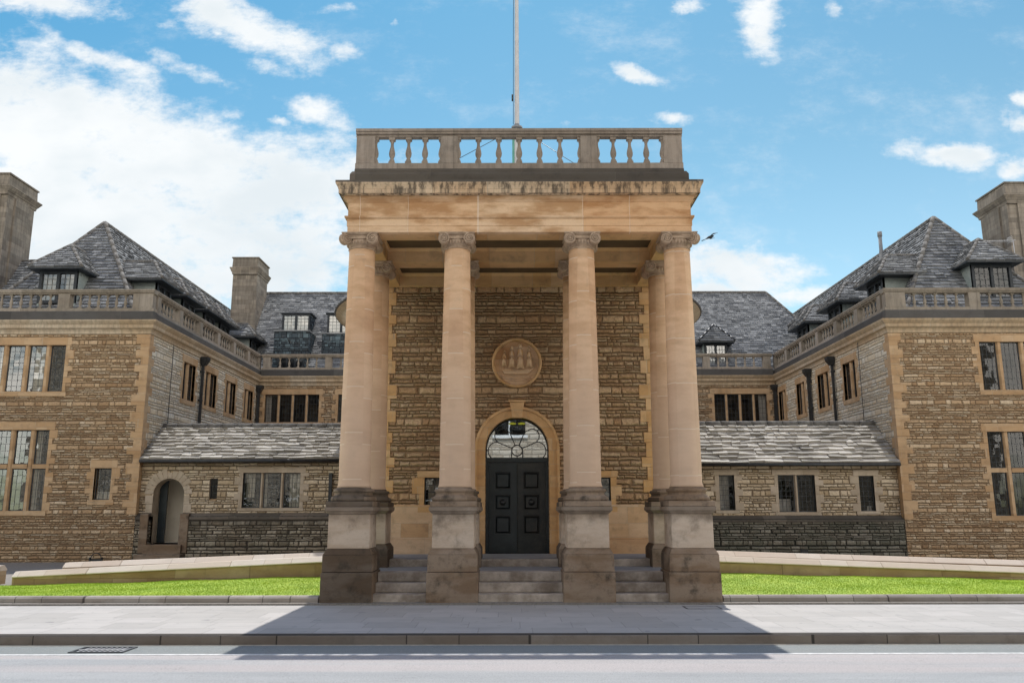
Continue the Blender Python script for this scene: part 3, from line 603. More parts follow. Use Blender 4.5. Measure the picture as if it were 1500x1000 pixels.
# steps
def stepmesh(name, x0, x1, y0, y1, z0, z1, mat='step'): return MB().box(x0,x1,y0,y1,z0,z1).build(name, mat, portico, bevel=.018)
gaps = [(-3.12+.44, -1.22-.44), (-1.22+.44, 1.22-.44), (1.22+.44, 3.12-.44)]
for a, b in gaps:
    stepmesh('step', XC+a+.005, XC+b-.005, 15.58, 16.0, 0, .165); stepmesh('step', XC+a+.005, XC+b-.005, 15.86, 16.3, .166, .335)
    stepmesh('step', XC+a+.005, XC+b-.005, 16.14, 16.5, .336, .505)
stepmesh('landing', XC-3.3, XC+3.3, 16.42, 17.75, .02, .502, 'landing')
stepmesh('step', XC-3.25, XC+3.25, 17.72, 18.3, .3, .645); stepmesh('landing', XC-3.3, XC+3.3, 17.76, 19.9, .02, .648, 'landing')

def pedestal(c, z0, warm=False):
    mb = MB()
    if z0 < .1:
        mb.frus(c, .465, -.02, .462, .545, 1); mb.frus(c, .45, .552, .445, .85, 1)
    else: mb.frus(c, .44, z0-.05, .44, .85, 1)
    mb.frus(c, .445, .851, .385, .955, 1)
    mb.frus(c, .378, .956, .376, 1.56, 0)
    mb.frus(c, .378, 1.561, .43, 1.615, 0); mb.frus(c, .44, 1.616, .44, 1.69, 0)
    mb.frus(c, .425, 1.691, .425, 1.79, 1)
    return mb
def base_mesh(c):
    return MB().lathe([(.41,1.791),(.425,1.83),(.41,1.875),(.375,1.885),(.355,1.90),(.345,1.93),(.355,1.955),(.375,1.965),(.38,1.99),(.365,2.015),(.32,2.025),(.315,2.045)], c, 40)
def volute_spiral(mb, cx, y, cz, r, flip, ang=0.0, T=None):
    pts = []
    for i in range(44):
        a = i/43*2*math.pi*2.3; rr = r*(1-.80*i/43); x = math.sin(a)*rr*flip; z = math.cos(a)*rr
        p = (cx+x, y, cz+z); pts.append(T(*p) if T else p)
    mb.tube(pts, .012, 6, 0, rs=[.019-.010*i/43 for i in range(44)])
def capital(c, corner=0, back=False):
    mb = MB(); x, y = c; zc = 6.79; r = .112
    # necking + echinus
    mb.lathe([(.252,6.62),(.268,6.63),(.268,6.645),(.25,6.65),(.245,6.69),(.265,6.71),(.29,6.75),(.295,6.79),(.28,6.80)], c, 36)
    for i in range(28):
        a = 2*math.pi*i/28; ex, ey = x+.288*math.cos(a), y+.288*math.sin(a)
        mb.lathe([(.001,6.70),(.017,6.715),(.022,6.745),(.016,6.785),(.001,6.79)], (ex, ey), 8, caps=False)
    mb.box(x-.315, x+.315, y-.30, y+.30, 6.80, 6.872)       # canalis block
    mb.frus(c, .325, 6.873, .345, 6.895); mb.frus(c, .35, 6.896, .35, 6.917)
    def vol(px, axis_ang, ylen0, ylen1):
        # cylinder lying along local y, rotated about column centre by axis_ang
        ca, sa = math.cos(axis_ang), math.sin(axis_ang)
        T = lambda X, Y, Z: (x+X*ca-Y*sa, y+X*sa+Y*ca, Z)
        n = 28; ys = [ylen0, ylen0+.03, (ylen0+ylen1)/2, ylen1-.03, ylen1]; rs_ = [r, r*1.0, r*.68, r*1.0, r]
        pts = []; fs = []
        for j, (yy, rr) in enumerate(zip(ys, rs_)):
            for i in range(n):
                a = 2*math.pi*i/n; pts.append(T(px+rr*math.cos(a), yy, zc+rr*math.sin(a)))
        for j in range(len(ys)-1):
            for i in range(n): fs.append((j*n+i, j*n+(i+1)%n, (j+1)*n+(i+1)%n, (j+1)*n+i))
        fs += [tuple(range(n)), tuple(range(4*n, 5*n))]
        mb.add(pts, fs)
        for yy, sg in ((ylen0-.006, 1 if px > 0 else -1), (ylen1+.006, 1 if px > 0 else -1)):
            volute_spiral(mb, px, yy, zc, r-.008, -sg, T=T)
            e = T(px, yy-.012 if yy < 0 else yy+.012, zc); mb.add([(e[0]+.02*math.cos(q), e[1], e[2]+.02*math.sin(q)) for q in [k*math.pi/4 for k in range(8)]]+[(e[0], e[1]-.015, e[2])], [(k,(k+1)%8,8) for k in range(8)])
    for sg in (-1, 1):
        if corner == sg:
            # diagonal volute at the outer front corner, normal volute kept at the back
            vol(sg*.375, -sg*math.pi/4 if True else 0, -.055, .055) if False else None
            ca = R(45)*sg
            # scroll disc standing on the diagonal
            T = (lambda s_: (lambda X, Y, Z: (x+s_*.275+(X)*math.cos(ca)-Y*math.sin(ca)*1.0, y-.275+X*math.sin(-ca)*-1*0 + X*math.sin(-abs(ca))*s_*1.0 + Y*math.cos(ca), Z)))(sg)
            n = 28; pts = []; fs = []
            dxv, dyv = sg*math.sin(R(45)), -math.cos(R(45)); nxv, nyv = math.cos(R(45)), sg*math.sin(R(45))
            cx0, cy0 = x+sg*.285, y-.285
            for j, (off, rr) in enumerate(((-.05, r*1.02), (0, r*.85), (.05, r*1.02))):
                for i in range(n):
                    a = 2*math.pi*i/n; h = rr*math.cos(a); pts.append((cx0+dxv*h+nxv*off, cy0+dyv*h+nyv*off, zc+rr*math.sin(a)))
            for j in range(2):
                for i in range(n): fs.append((j*n+i, j*n+(i+1)%n, (j+1)*n+(i+1)%n, (j+1)*n+i))
            fs += [tuple(range(n)), tuple(range(2*n, 3*n))]; mb.add(pts, fs)
            for off in (-.056, .056):
                path = []
                for i in range(44):
                    a = i/43*2*math.pi*2.3; rr = (r-.008)*(1-.8*i/43); h = math.sin(a)*rr*-1; path.append((cx0+dxv*h+nxv*off, cy0+dyv*h+nyv*off, zc+math.cos(a)*rr))
                mb.tube(path, .012, 6, 0, rs=[.019-.010*i/43 for i in range(44)])
            mb.box(x+sg*.05, x+sg*.25, y-.31, y-.2, 6.84, 6.872)
        else: vol(sg*.245, 0, -.335, .335)
    return mb
def shaft_mesh(c, z0=2.046, z1=6.62):
    pr = [(.315,z0),(.30,z0+.04),(.292,z0+.09)]
    for i in range(1, 13):
        k = i/12; r = .292-.042*(k**1.6); pr.append((r, z0+.09+(z1-z0-.09)*k))
    return MB().lathe(pr, c, 48)
for row, cy in enumerate((CY, 17.86)):
    for cx, corner in ((-3.1,-1),(-1.22,0),(1.22,0),(3.1,1)):
        c = (XC+cx, cy)
        lab = None
        s = shaft_mesh(c).build('column', 'shaft', portico)
        capital(c, corner if row == 0 else 0).build('capital', 'capital', s); base_mesh(c).build('base_moulding', 'base', s)
        pedestal(c, 0 if row == 0 else .5).build('pedestal', ['die', 'base'], s, bevel=.012)
# beams and ceiling
HW = 3.295
bm_ = MB()
x0, x1 = XC-HW, XC+HW
bm_.box(x0+.002, x1-.002, 15.655, 16.12, 6.918, 7.22)
bm_.box(XC-2.86, XC+2.86, 17.62, 18.08, 6.918, 7.218); bm_.box(XC-2.86, XC+2.86, 19.60, 19.74, 6.918, 7.218)
for s in (-1, 1): bm_.box(XC+s*2.86, XC+s*3.338, 16.121, 19.74, 6.918, 7.22)
bm_.box(x0+.01, x1-.01, 15.66, 19.73, 7.26, 7.9)
bm_.build('ceiling_beams', 'ashlar_porch', portico)
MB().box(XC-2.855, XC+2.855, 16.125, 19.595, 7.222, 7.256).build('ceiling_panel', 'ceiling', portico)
for (xa, xb) in ((-2.86, 2.86),):
    for ya, yb in ((16.121,17.619),(18.081,19.60)):
        q = MB(); q.sweep([(XC+xa,ya),(XC+xb,ya),(XC+xb,yb),(XC+xa,yb),(XC+xa,ya)], [(0,7.16),(0,7.221),(.06,7.221),(.045,7.19)], side=-1); q.build('ceiling_moulding', 'ashlar_porch', portico)
en = MB(); path = [(x0,19.76),(x0,15.6+.05),(x1,15.65),(x1,19.76)]
def entab(prof, mat, name='entablature', mis=None):
    e = MB(); e.sweep([(x0,19.76),(x0,15.65),(x1,15.65),(x1,19.76)], prof, side=-1); return e
PR_A = [(-.1,6.917),(.05,6.917),(.05,7.04),(.062,7.042),(.062,7.178),(.085,7.19),(.105,7.205),(.105,7.235),(.05,7.236),(-.1,7.236)]
PR_F = [(-.1,7.237),(.048,7.237),(.048,7.525),(.06,7.53),(.075,7.555),(.11,7.59),(.125,7.62),(.125,7.64),(-.1,7.64)]
PR_C = [(-.1,7.641),(.13,7.641),(.20,7.668),(.20,7.655),(.215,7.655),(.215,7.735),(.222,7.74),(.228,7.765),(.242,7.80),(.265,7.835),(.272,7.862),(.272,7.905),(-.1,7.96)]
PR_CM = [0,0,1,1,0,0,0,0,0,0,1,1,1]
sdx = 1
e = MB(); e.sweep(path, PR_A, side=sdx); eo = e.build('architrave', 'frieze', portico)
e = MB(); e.sweep(path, PR_F, side=sdx); e.build('frieze', 'frieze', portico)
e = MB(); e.sweep(path, PR_C, side=sdx, mis=PR_CM); e.build('cornice', ['cornice','black_stone'], portico)
MB().box(x0-.0,x1+.0,15.66,19.9,7.88,7.975).build('roof', 'leadroof', portico)
# parapet balustrade
zsP = (7.962, 8.225, 8.385, 8.955, 9.105)
yb_ = 15.79
bw = .135
HWb = 3.26
piers = [(.20,.185),(2.04-.17,.165),(2*HWb-1.87,.165),(2*HWb-.20,.185)]
bo = balustrade(portico, (XC-HWb,yb_), (XC+HWb,yb_), (0,-1), zsP, piers, [3,5,3], bw, w=1.08, n=18)
for pc, ph in piers:      # half balusters against the piers
    for sg in (-1, 1):
        u = pc+sg*(ph+.0)
        if u < .1 or u > 2*HWb-.1 or (pc < .5 and sg < 0) or (pc > 6 and sg > 0): continue
        b = MB(); baluster_mesh(b, (XC-HWb+u, yb_), zsP[2], zsP[3]-zsP[2], 1.08, 18); b.build('baluster', 'parapet', bo)
mq = MB(); mq.sweep([(XC-HWb-.055,19.7),(XC-HWb-.055,15.66),(XC+HWb+.055,15.66),(XC+HWb+.055,19.7)], [(-.3,7.962),(.03,7.962),(.03,8.13),(-.01,8.20),(-.3,8.2)], side=1); mq.build('plinth_course', 'black_stone', portico)
# flagpole and its box
fp = thing('flagpole', 'tall tapering white flagpole rising behind the portico balustrade from the dome top', 'flagpole', (.01,28,10.4))
MB().lathe([(.095,10.45),(.09,15.0),(.08,18),(.07,21),(.055,25)], (.01,28), 20).build('pole', 'pole', fp)
MB().lathe([(.20,14.95),(.20,15.02),(.11,15.04),(.10,15.12)], (.01,28), 20).build('collar', 'leadroof', fp)
MB().lathe([(.10,10.40),(.07,10.7),(.07,14.85),(.08,14.95)], (-.09,28.05), 14).build('copper_sleeve','copper', fp)
MB().tube([(-.12,27.95,15.1),(-.11,27.95,19),(-.07,27.95,24.5)], .010, 6).tube([(-.15,27.94,16.0),(-.15,27.94,16.25)], .03, 6).build('halyard', 'iron', fp)
for sg in (-1, 1): MB().tube([(.01+sg*.1,28,14.95),(.01+sg*4.6,27.5,11.9-.25*sg)], .012, 5).build('stay_wire','iron',fp)

# ------------------------------------------------------------------ entrance block + rotunda
VY = 19.76
hall = thing('entrance_hall', 'domed round entrance hall with rock-faced stone wall and arched doorway behind the columns', 'building', (XC,24,0))
T = front(VY); mb = MB(T)
DX = -.065; DR = .735; ZS = 3.02; ZT = 3.765
ops = [(DX-DR,DX+DR,.64,ZT,'arch'),(-2.215,-1.55,1.70,2.365),(1.50,2.10,1.70,2.365)]
wall(mb, XC-3.34, XC+3.34, .3, 7.93, ops, .16)
archfill(mb, DX-DR, DX+DR, ZS, ZT, .30, 20)
for s in (-1, 1): mb.quad((DX+s*DR,0,.64),(DX+s*DR,0,ZS),(DX+s*DR,-.3,ZS),(DX+s*DR,-.3,.64),1)
for s in (-1, 1): mb.quad((XC+s*3.34,0,.0),(XC+s*3.34,0,7.93),(XC+s*3.34,-4,7.93),(XC+s*3.34,-4,0),0)
mb.build('wall', ['rubble_porch','ashlar','interior'], hall)
# ashlar frame: toothed corner piers, dado
qq = {-1: MB(T), 1: MB(T)}; rd = random.Random(11); z = 1.75; k = 0
while z < 6.9:
    h = rd.uniform(.22,.34); h = min(h, 6.915-z); wv_ = .42 if k % 2 else .30
    wv_ += rd.uniform(-.03,.05); k += 1
    for s in (-1, 1):
        e = XC+s*3.345; i_ = XC+s*(3.345-wv_ - (.02 if s > 0 else 0)); qq[s].box(min(e,i_), max(e,i_), -.3, .018+rd.uniform(-.003,.003), z+.003, z+h-.003)
    z += h
for s in (-1, 1): qq[s].build('quoins', 'ashlar_porch', hall, bevel=.006)
q = MB(T)
for a, b in ((XC-3.35, DX-1.02), (DX+1.02, XC+3.35)):
    q = MB(T); q.box(a,b,-.2,.02,.97,1.745); q.box(a,b,-.2,.05,.64,.968); q.build('dado', 'ashlar_dado', hall, bevel=.008)
# window surrounds
for a, b, nm in ((-2.215,-1.55,0),(1.50,2.10,1)):
    window(hall, T, a, b, 1.70, 2.365, 1, rec=.10, stone='ashlar_porch', leads=(.2,.17), glass='glass', label=None, curtains=[(0,.1,1,0,1)] if nm == 0 else (), lead_t=.016, lint=.15, sill=.12)
# arch surround with keystone
ar = MB(T); n = 24
def ring(mb, r0, r1, o0, o1, zs, mi=0, zk=1.0, dz=0.0):
    for i in range(n):
        a0_, a1_ = math.pi*i/n, math.pi*(i+1)/n
        P = lambda a, r, o: (DX-math.cos(a)*r, o, zs+math.sin(a)*r*zk)
        mb.add([P(a0_,r0,o0),P(a1_,r0,o0),P(a1_,r1,o1),P(a0_,r1,o1),P(a0_,r0,-.1),P(a1_,r0,-.1),P(a1_,r1,-.1),P(a0_,r1,-.1)], [(0,1,2,3),(4,7,6,5),(0,4,5,1),(3,2,6,7)], mi, False)
ring(ar, .745, .93, .035, .055, ZS); ring(ar, .931, .99, .085, .085, ZS)
for s in (-1, 1):
    ar.box(DX+s*.745, DX+s*.93, -.1, .045, .65, ZS); ar.box(DX+s*.931, DX+s*.99, -.1, .085, .65, ZS)
ar.build('door_surround', 'ashlar_porch', hall)
ks = MB(T); ks.add([(DX-.115,-.1,3.74),(DX+.115,-.1,3.74),(DX+.17,-.1,4.10),(DX-.17,-.1,4.10),(DX-.115,.15,3.74),(DX+.115,.15,3.74),(DX+.17,.17,4.10),(DX-.17,.17,4.10)], [(0,1,2,3),(4,7,6,5),(0,4,5,1),(1,5,6,2),(2,6,7,3),(3,7,4,0)]); ks.box(DX-.20,DX+.20,-.1,.2,4.101,4.15)
ks.build('keystone', 'ashlar_porch', hall, bevel=.01)
MB(T).box(DX-1.0,DX+.95,-.05,.022,4.17,4.36).build('lintel_band','rubble_plinth',hall) if False else None
# door
dr = MB(T); rec = -.17
dr.box(DX-DR, DX+DR, rec-.06, rec+.05, 2.72, 2.83)
for s in (-1, 1): dr.box(DX+s*DR, DX+s*(DR-.07), rec-.06, rec+.04, .65, 2.72)
dfr = dr.build('door_frame', 'door', hall, bevel=.006)
for s, mt in ((-1,'door'),(1,'door_worn')):
    lf = MB(T); a, b = (DX-.662, DX-.004) if s < 0 else (DX+.004, DX+.662)
    lf.box(a, b, rec-.08, rec-.045, .66, 2.718)
    st_ = .14
    def fram(x0,x1,z0,z1):
        lf.box(x0,x1,rec-.044,rec+.022,z0,z1)
    fram(a,a+st_,.66,2.718); fram(b-st_,b,.66,2.718)
    for zA, zB in ((.66,1.08),(1.50,1.62),(1.98,2.10),(2.50,2.718)): fram(a+st_,b-st_,zA,zB)
    for z0,z1 in ((.98+.1,1.50),(1.62,1.98),(2.10,2.50)):
        lf.add([(a+st_+.03,rec-.044,z0+.03),(b-st_-.03,rec-.044,z0+.03),(b-st_-.03,rec-.044,z1-.03),(a+st_+.03,rec-.044,z1-.03),(a+st_+.06,rec+.012,z0+.06),(b-st_-.06,rec+.012,z0+.06),(b-st_-.06,rec+.012,z1-.06),(a+st_+.06,rec+.012,z1-.06)], [(0,1,5,4),(1,2,6,5),(2,3,7,6),(3,0,4,7),(4,5,6,7)])
    leaf = lf.build('door_leaf', mt, hall, label='right leaf with bare worn paint and studs' if s > 0 else 'left leaf, darker smooth paint')
    bz = MB(T); cx = (a+b)/2; 
    Tt = T
    pts = []
    for j, (r_, o_) in enumerate(((.075,rec+.004),(.075,rec+.02),(.03,rec+.03),(.03,rec+.05),(.05,rec+.06),(.03,rec+.085))):
        pts += [(cx+r_*math.cos(2*math.pi*i/16), o_, 1.80+r_*math.sin(2*math.pi*i/16)) for i in range(16)]
    bz.add(pts, [(j*16+i, j*16+(i+1)%16, (j+1)*16+(i+1)%16, (j+1)*16+i) for j in range(5) for i in range(16)]+[tuple(range(80,96))], 0, True)
    bz.build('door_knob', 'iron', leaf)
    sd_ = MB(T)
    for zz_ in ((1.55,2.04) if s > 0 else ()):
        for xx in (cx-.09, cx+.09): sd_.box(xx-.014, xx+.014, rec+.022, rec+.040, zz_-.014, zz_+.014)
    ex = (a+.05) if s > 0 else (b-.05)
    for zz_ in (1.36,1.55,1.72,1.88): sd_.box(ex-.014, ex+.014, rec+.022, rec+.040, zz_-.014, zz_+.014)
    sd_.build('stud', 'iron', leaf)
MB(T).box(DX+.04,DX+.06,rec+.005,rec+.015,1.83,1.85).build('lock','pole',leaf)
# fanlight
fl = MB(T)
def bar(p, q, w_=.012): fl.tube([(p[0],rec,p[1]),(q[0],rec,q[1])], w_, 6)
def arc(cx, cz, r, a0, a1, k=14, w_=.012):
    fl.tube([(cx+r*math.cos(R(a0+(a1-a0)*i/k)), rec, cz+r*math.sin(R(a0+(a1-a0)*i/k))) for i in range(k+1)], w_, 6)
fz = 3.0; 
arc(DX, fz, .73, 0, 180, 32, .022); bar((DX-.73,2.83),(DX-.73,fz),.022); bar((DX+.73,2.83),(DX+.73,fz),.022)
arc(DX, fz-.0, .125, 0, 360, 24, .015); bar((DX-.13,fz),(DX-.13,2.83)); bar((DX+.13,fz),(DX+.13,2.83)); bar((DX,fz-.125),(DX,2.83))
rays = [(-.47,.20),(-.17,.42),(.17,.42),(.47,.20)]
for ax, az in rays:
    L_ = math.hypot(ax, az); bar((DX+ax/L_*.13, fz+az/L_*.13), (DX+ax, fz+az))
for s in (-1, 1):
    # lobed petals
    arc(DX+s*.47, fz-.01, .21, 90, 90-s*175, 14) ; bar((DX+s*.45,fz-.205),(DX+s*.52,2.83)); bar((DX+s*.68,fz),(DX+s*.73,fz))
    arc(DX+s*.36, fz+.34, .165, 90+s*40, 90-s*130, 14); bar((DX+s*.24,fz+.46),(DX+s*.17,fz+.42)); bar((DX+s*.47,fz+.20),(DX+s*.48,fz+.24)); bar((DX+s*.48,fz+.46),(DX+s*.53,fz+.51))
arc(DX, fz+.50, .17, 205, -25, 14); bar((DX,fz+.67),(DX,fz+.73))
flo = fl.build('fanlight', 'iron', hall)
gp = MB(T); arcp = [(DX-.73*math.cos(math.pi*i/24), rec-.01, fz+.73*math.sin(math.pi*i/24)) for i in range(25)]
gp.add(arcp+[(DX+.73,rec-.01,2.83),(DX-.73,rec-.01,2.83)], [tuple(range(27))]); gp.build('pane', 'glass_door', flo)
lining(hall, T, XC-3.2, XC+3.2, .5, 4.5, -1.5)
lm = MB()
for s in (-1, 1): lm.lathe([(.001,3.60),(.09,3.615),(.10,3.635),(.06,3.66),(.001,3.665)], (DX+.0+s*.11, VY+.22), 16)
lm.build('lamp_shade', 'lamp_yellow', hall)
# ship medallion: a round relief of a generic sailing ship
md = MB(T); MX, MZ, MR = -.065, 5.055, .595
def disc_ring(mb, rs_os, n_=48, mi=0):
    pts = []; m_ = len(rs_os)
    for r_, o_ in rs_os: pts += [(MX+r_*math.cos(2*math.pi*i/n_), o_, MZ+r_*math.sin(2*math.pi*i/n_)) for i in range(n_)]
    mb.add(pts, [(j*n_+i, j*n_+(i+1)%n_, (j+1)*n_+(i+1)%n_, (j+1)*n_+i) for j in range(m_-1) for i in range(n_)], mi, True)
disc_ring(md, [(MR,-.02),(MR,.07),(MR-.02,.10),(MR-.045,.10),(MR-.06,.06),(MR-.065,.0)])
pts = [(MX+(MR-.07)*math.cos(2*math.pi*i/48), .012, MZ+(MR-.07)*math.sin(2*math.pi*i/48)) for i in range(48)]; 
mo = md.build('medallion', 'ashlar_porch', hall)
rl = MB(T); rl.add(pts, [tuple(range(48))])
def sail(cx, cz, w_, h_, bulge=.05):
    k = 8; P_ = []
    for j in range(k+1):
        for i in range(k+1):
            u_, v_ = i/k*2-1, j/k*2-1
            o_ = .015+bulge*1.9*max(0,(1-u_*u_))*(1-.6*v_*v_)
            P_.append((MX+cx+u_*w_*(1-.18*v_), o_, MZ+cz+v_*h_-.03*abs(u_)))
    rl.add(P_, [(j*(k+1)+i, j*(k+1)+i+1, (j+1)*(k+1)+i+1, (j+1)*(k+1)+i) for j in range(k) for i in range(k)], 0, True)
for cx_, s_ in ((-.30,.72),(-.12,.95),(.08,1.1),(.29,.85)):
    sail(cx_, .02, .085*s_, .13*s_, .07); sail(cx_, .24*s_, .07*s_, .085*s_, .055); sail(cx_, .39*s_, .045*s_, .05*s_, .035)
    rl.tube([(MX+cx_,.02,MZ-.2),(MX+cx_,.03,MZ+.46*s_)], .008, 6)
for i in range(4): rl.tube([(MX+.30,.03,MZ+.30-i*.04),(MX+.46,.03,MZ-.05-i*.03)], .006, 5)
hull = [(-.36,-.17),(-.30,-.27),(.26,-.27),(.40,-.12),(.34,-.16),(-.1,-.20),(-.25,-.15)]
rl.add([(MX+a,.07,MZ+b) for a,b in hull]+[(MX+a*1.03,.0,MZ+b-.01) for a,b in hull], [tuple(range(7))]+[(i,(i+1)%7,7+(i+1)%7,7+i) for i in range(7)])
for j in range(3): rl.tube([(MX-.44+.05*j+i*.09,.02+.012*math.sin(i*2.0+j),MZ-.31-.055*j+.012*math.sin(i*2.2+j)) for i in range(10-j)], .013, 6)
rl.build('relief', 'ashlar_dado', mo)
# rotunda drum, cornice, dome
rt = MB(); RC = (.02,28.0); rt.lathe([(5.7,-.1),(5.7,7.75)], RC, 96, caps=False); rt.build('drum', 'rubble', hall)
rt = MB(); rt.lathe([(5.70,7.55),(5.78,7.56),(5.80,7.70),(5.90,7.80),(6.08,7.90)], RC, 96, caps=False); rt.lathe([(6.05,7.90),(6.11,7.91),(6.13,7.95),(6.08,7.98),(5.6,8.15)], RC, 96, 1, caps=False); rt.build('cornice', ['cornice_wing','wing_plinth'], hall)
rt = MB(); rt.lathe([(5.6,8.15)]+[(5.5*math.cos(R(a)), 8.15+2.3*math.sin(R(a))) for a in range(0,90,6)]+[(.01,10.45)], RC, 72, caps=False); rt.build('dome', 'leadroof', hall)
MB().box(XC-3.33,XC+3.33,19.95,23.5,7.75,7.90).build('roof','leadroof',hall)

# ------------------------------------------------------------------ house wings
ZB = (7.80,8.05,8.19,8.68,8.83)     # balustrade levels on wings
CORN = [(-.15,7.34),(.0,7.34),(.03,7.36),(.035,7.44),(.07,7.50),(.13,7.535),(.14,7.56),(.145,7.64),(.20,7.70),(.24,7.755),(.25,7.795),(-.15,7.80)]
def quoin_corner(parent, x, y, sx, z0, z1, seed, prefix='ashlar'):
    # corner at (x,y); front face towards -y extends along -sx in x; side face towards sx extends along +y
    q = MB(); rd = random.Random(seed); z = z0; k = 0
    while z < z1-.02:
        h = rd.uniform(.20,.36); h = min(h, z1-z); 
        if z1-z-h < .1: h = z1-z
        wx = (.40 if k % 2 else .24)+rd.uniform(-.03,.06); wy = (.24 if k % 2 else .42)+rd.uniform(-.02,.04); k += 1
        pr = .012+rd.uniform(-.003,.003)
        q.box(x+sx*pr, x-sx*wx, y-pr, y+.1, z+.003, z+h-.003); q.box(x+sx*(pr-.001), x-sx*.1, y+.102, y+wy, z+.004, z+h-.004); z += h
    q.build('quoins', prefix, parent)

def wing(side, x_in, label):
    sx = 1 if side == 'L' else -1          # direction of inner face normal
    W = thing('house_wing', label, 'building', (x_in-sx*3.7, 33, 0), 'wings of the stone house')
    xo = x_in-sx*9.0
    T = front(27.3); TS = facex(x_in) if sx > 0 else facenx(x_in)
    if side == 'L':
        fw = [(-18.25,-14.91,5.445,6.985,5,None),(-18.25,-15.165,1.62,4.185,5,3.02),(-13.585,-13.04,1.96,2.955,1,None)]
        sw = [(30.30,31.45,5.60,6.965),(32.55,33.75,5.635,6.965),(34.95,36.15,5.63,6.965),(37.42,38.6,5.65,6.965)]
    else:
        fw = [(15.26,18.9,5.44,7.045,5,None),(15.19,18.6,1.415,4.08,5,2.845)]
        sw = [(30.15,31.30,5.60,6.965),(32.8,33.97,5.60,6.965),(35.55,36.55,5.62,6.965),(38.08,39.05,5.65,6.965)]
    xa, xb = sorted((xo, x_in))
    mb = MB(T); wall(mb, xa, xb, -.1, 7.45, [f[:4] for f in fw]); mb.build('front_wall', ['rubble','ashlar','interior'], W)
    mb = MB(TS); wall(mb, 27.3, 41.0, -.1, 7.45, sw); mb.build('side_wall', ['rubble_side','ashlar','interior'], W)
    mb = MB(); mb.box(xa+.02, xb-.02, 27.35, 41, 7.3, 7.78); mb.quad((xo,27.3,-.1),(xo,41,-.1),(xo,41,7.4),(xo,27.3,7.4)); mb.quad((xa,41,-.1),(xb,41,-.1),(xb,41,7.4),(xa,41,7.4)); mb.build('roof_deck', 'leadroof', W)
    for i, f in enumerate(fw):
        gl = 'glass' if side == 'L' else 'glass_dark'
        if side == 'L': cu = [[(3,.2,1,0,1),(2,.8,1,0,1),(1,.7,1,0,1),(0,0,1,0,1)], [(4,0,.3,0,1)], [(0,0,1,0,.25)]][i]
        else: cu = [[(4,0,1,0,1)],[]][i]
        if f[4] == 1: window(W, T, f[0], f[1], f[2], f[3], 1, glass=gl, curtains=cu)
        else: window(W, T, f[0], f[1], f[2], f[3], f[4], f[5], glass=gl, curtains=cu, mull=.16)
    for f in sw: window(W, TS, f[0], f[1], f[2], f[3], 2, glass='glass_dark', mull=.15)
    lining(W, T, xa+.1, xb-1.5, 0, 7.2, -1.5); lining(W, TS, 28.9, 40.5, 3.5, 7.2, -1.4)
    quoin_corner(W, x_in, 27.3, sx, 1.5 if side=='L' else 1.3, 7.34, 21 if side=='L' else 33)
    c = MB(); c.sweep([(xo,27.3),(x_in,27.3),(x_in,39.3)], CORN, side=sx); c.build('cornice', 'cornice_wing', W)
    # balustrades
    hw = .17; yc = 27.25; xin = x_in-sx*.0
    L = abs(x_in-xo)
    fp_ = [(.2,.15)]+[(L+.0-.24-2.65*j, .19 if j == 0 else .19) for j in (3,2,1)]+[(L-.26,.33)]
    d0 = (xo, yc+.0); d1 = (x_in, yc)
    balustrade(W, d0, d1, (0,-1), ZB, fp_, [2,6,6,6] if side == 'L' else [2,5,5,5], hw, 'wing_parapet', 'wing_plinth', w=1.0, n=8, ends=(0,.12))
    ps = [(.2,.12)]+[(1.98*j+.15,.14) for j in range(1,6)]+[(11.8,.12)]
    balustrade(W, (x_in+sx*.0-sx*.05, 27.43), (x_in-sx*.05, 39.33), (sx,0), ZB, ps, [5,5,5,5,5,5], hw, 'wing_parapet', 'wing_plinth', w=1.0, n=8)
    # main roof
    xe = x_in-sx*.78; xr = x_in-sx*3.76; xf = x_in-sx*6.76; ze = 7.85; zr = 12.52 if side == 'L' else 12.6; ya = 31.05 if side == 'L' else 30.85; yend = 49 if side == 'L' else 47.5
    ye = ya-3.0
    r = MB()
    roof_plane(r, (xf,ye,ze),(xe,ye,ze),(xr,ya,zr),(xr,ya,zr), seed=5, course=.165, tw=.27, th=.058)
    roof_plane(r, (xe,ye,ze),(xe,yend,ze),(xr,yend,zr),(xr,ya,zr), seed=6, course=.165, tw=.27, th=.058)
    r.quad((xf,ye,ze),(xf,yend,ze),(xr,yend,zr),(xr,ya,zr),1); r.add([(xf,yend,ze),(xe,yend,ze),(xr,yend,zr)],[(0,1,2)],1)
    hipline(r, (xe,ye,ze+.03),(xr,ya,zr+.02)); hipline(r, (xf,ye,ze+.03),(xr,ya,zr+.02)); hipline(r, (xr,ya,zr+.02),(xr,yend,zr+.02),.07)
    # range running outwards behind the hip
    y2 = 33.6; z2 = 11.75 if side=='L' else 11.9; xo2 = x_in-sx*22
    A_ = (xo2,y2-2.7,ze); B2_ = (xr,y2-2.7,ze)
    roof_plane(r, (xo2,y2-2.7,ze),(xr-sx*1.0,y2-2.7,ze),(xr-sx*1.0,y2,z2),(xo2,y2,z2), seed=9, course=.165, tw=.27, th=.058); hipline(r, (xo2,y2,z2+.02),(xr-sx*.6,y2,z2+.02),.07)
    r.quad((xo2,y2+2.7,ze),(xr,y2+2.7,ze),(xr,y2,z2),(xo2,y2,z2),1)
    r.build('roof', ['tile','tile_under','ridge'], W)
    return W, T, TS, sx, (xe, xr, ze, zr)

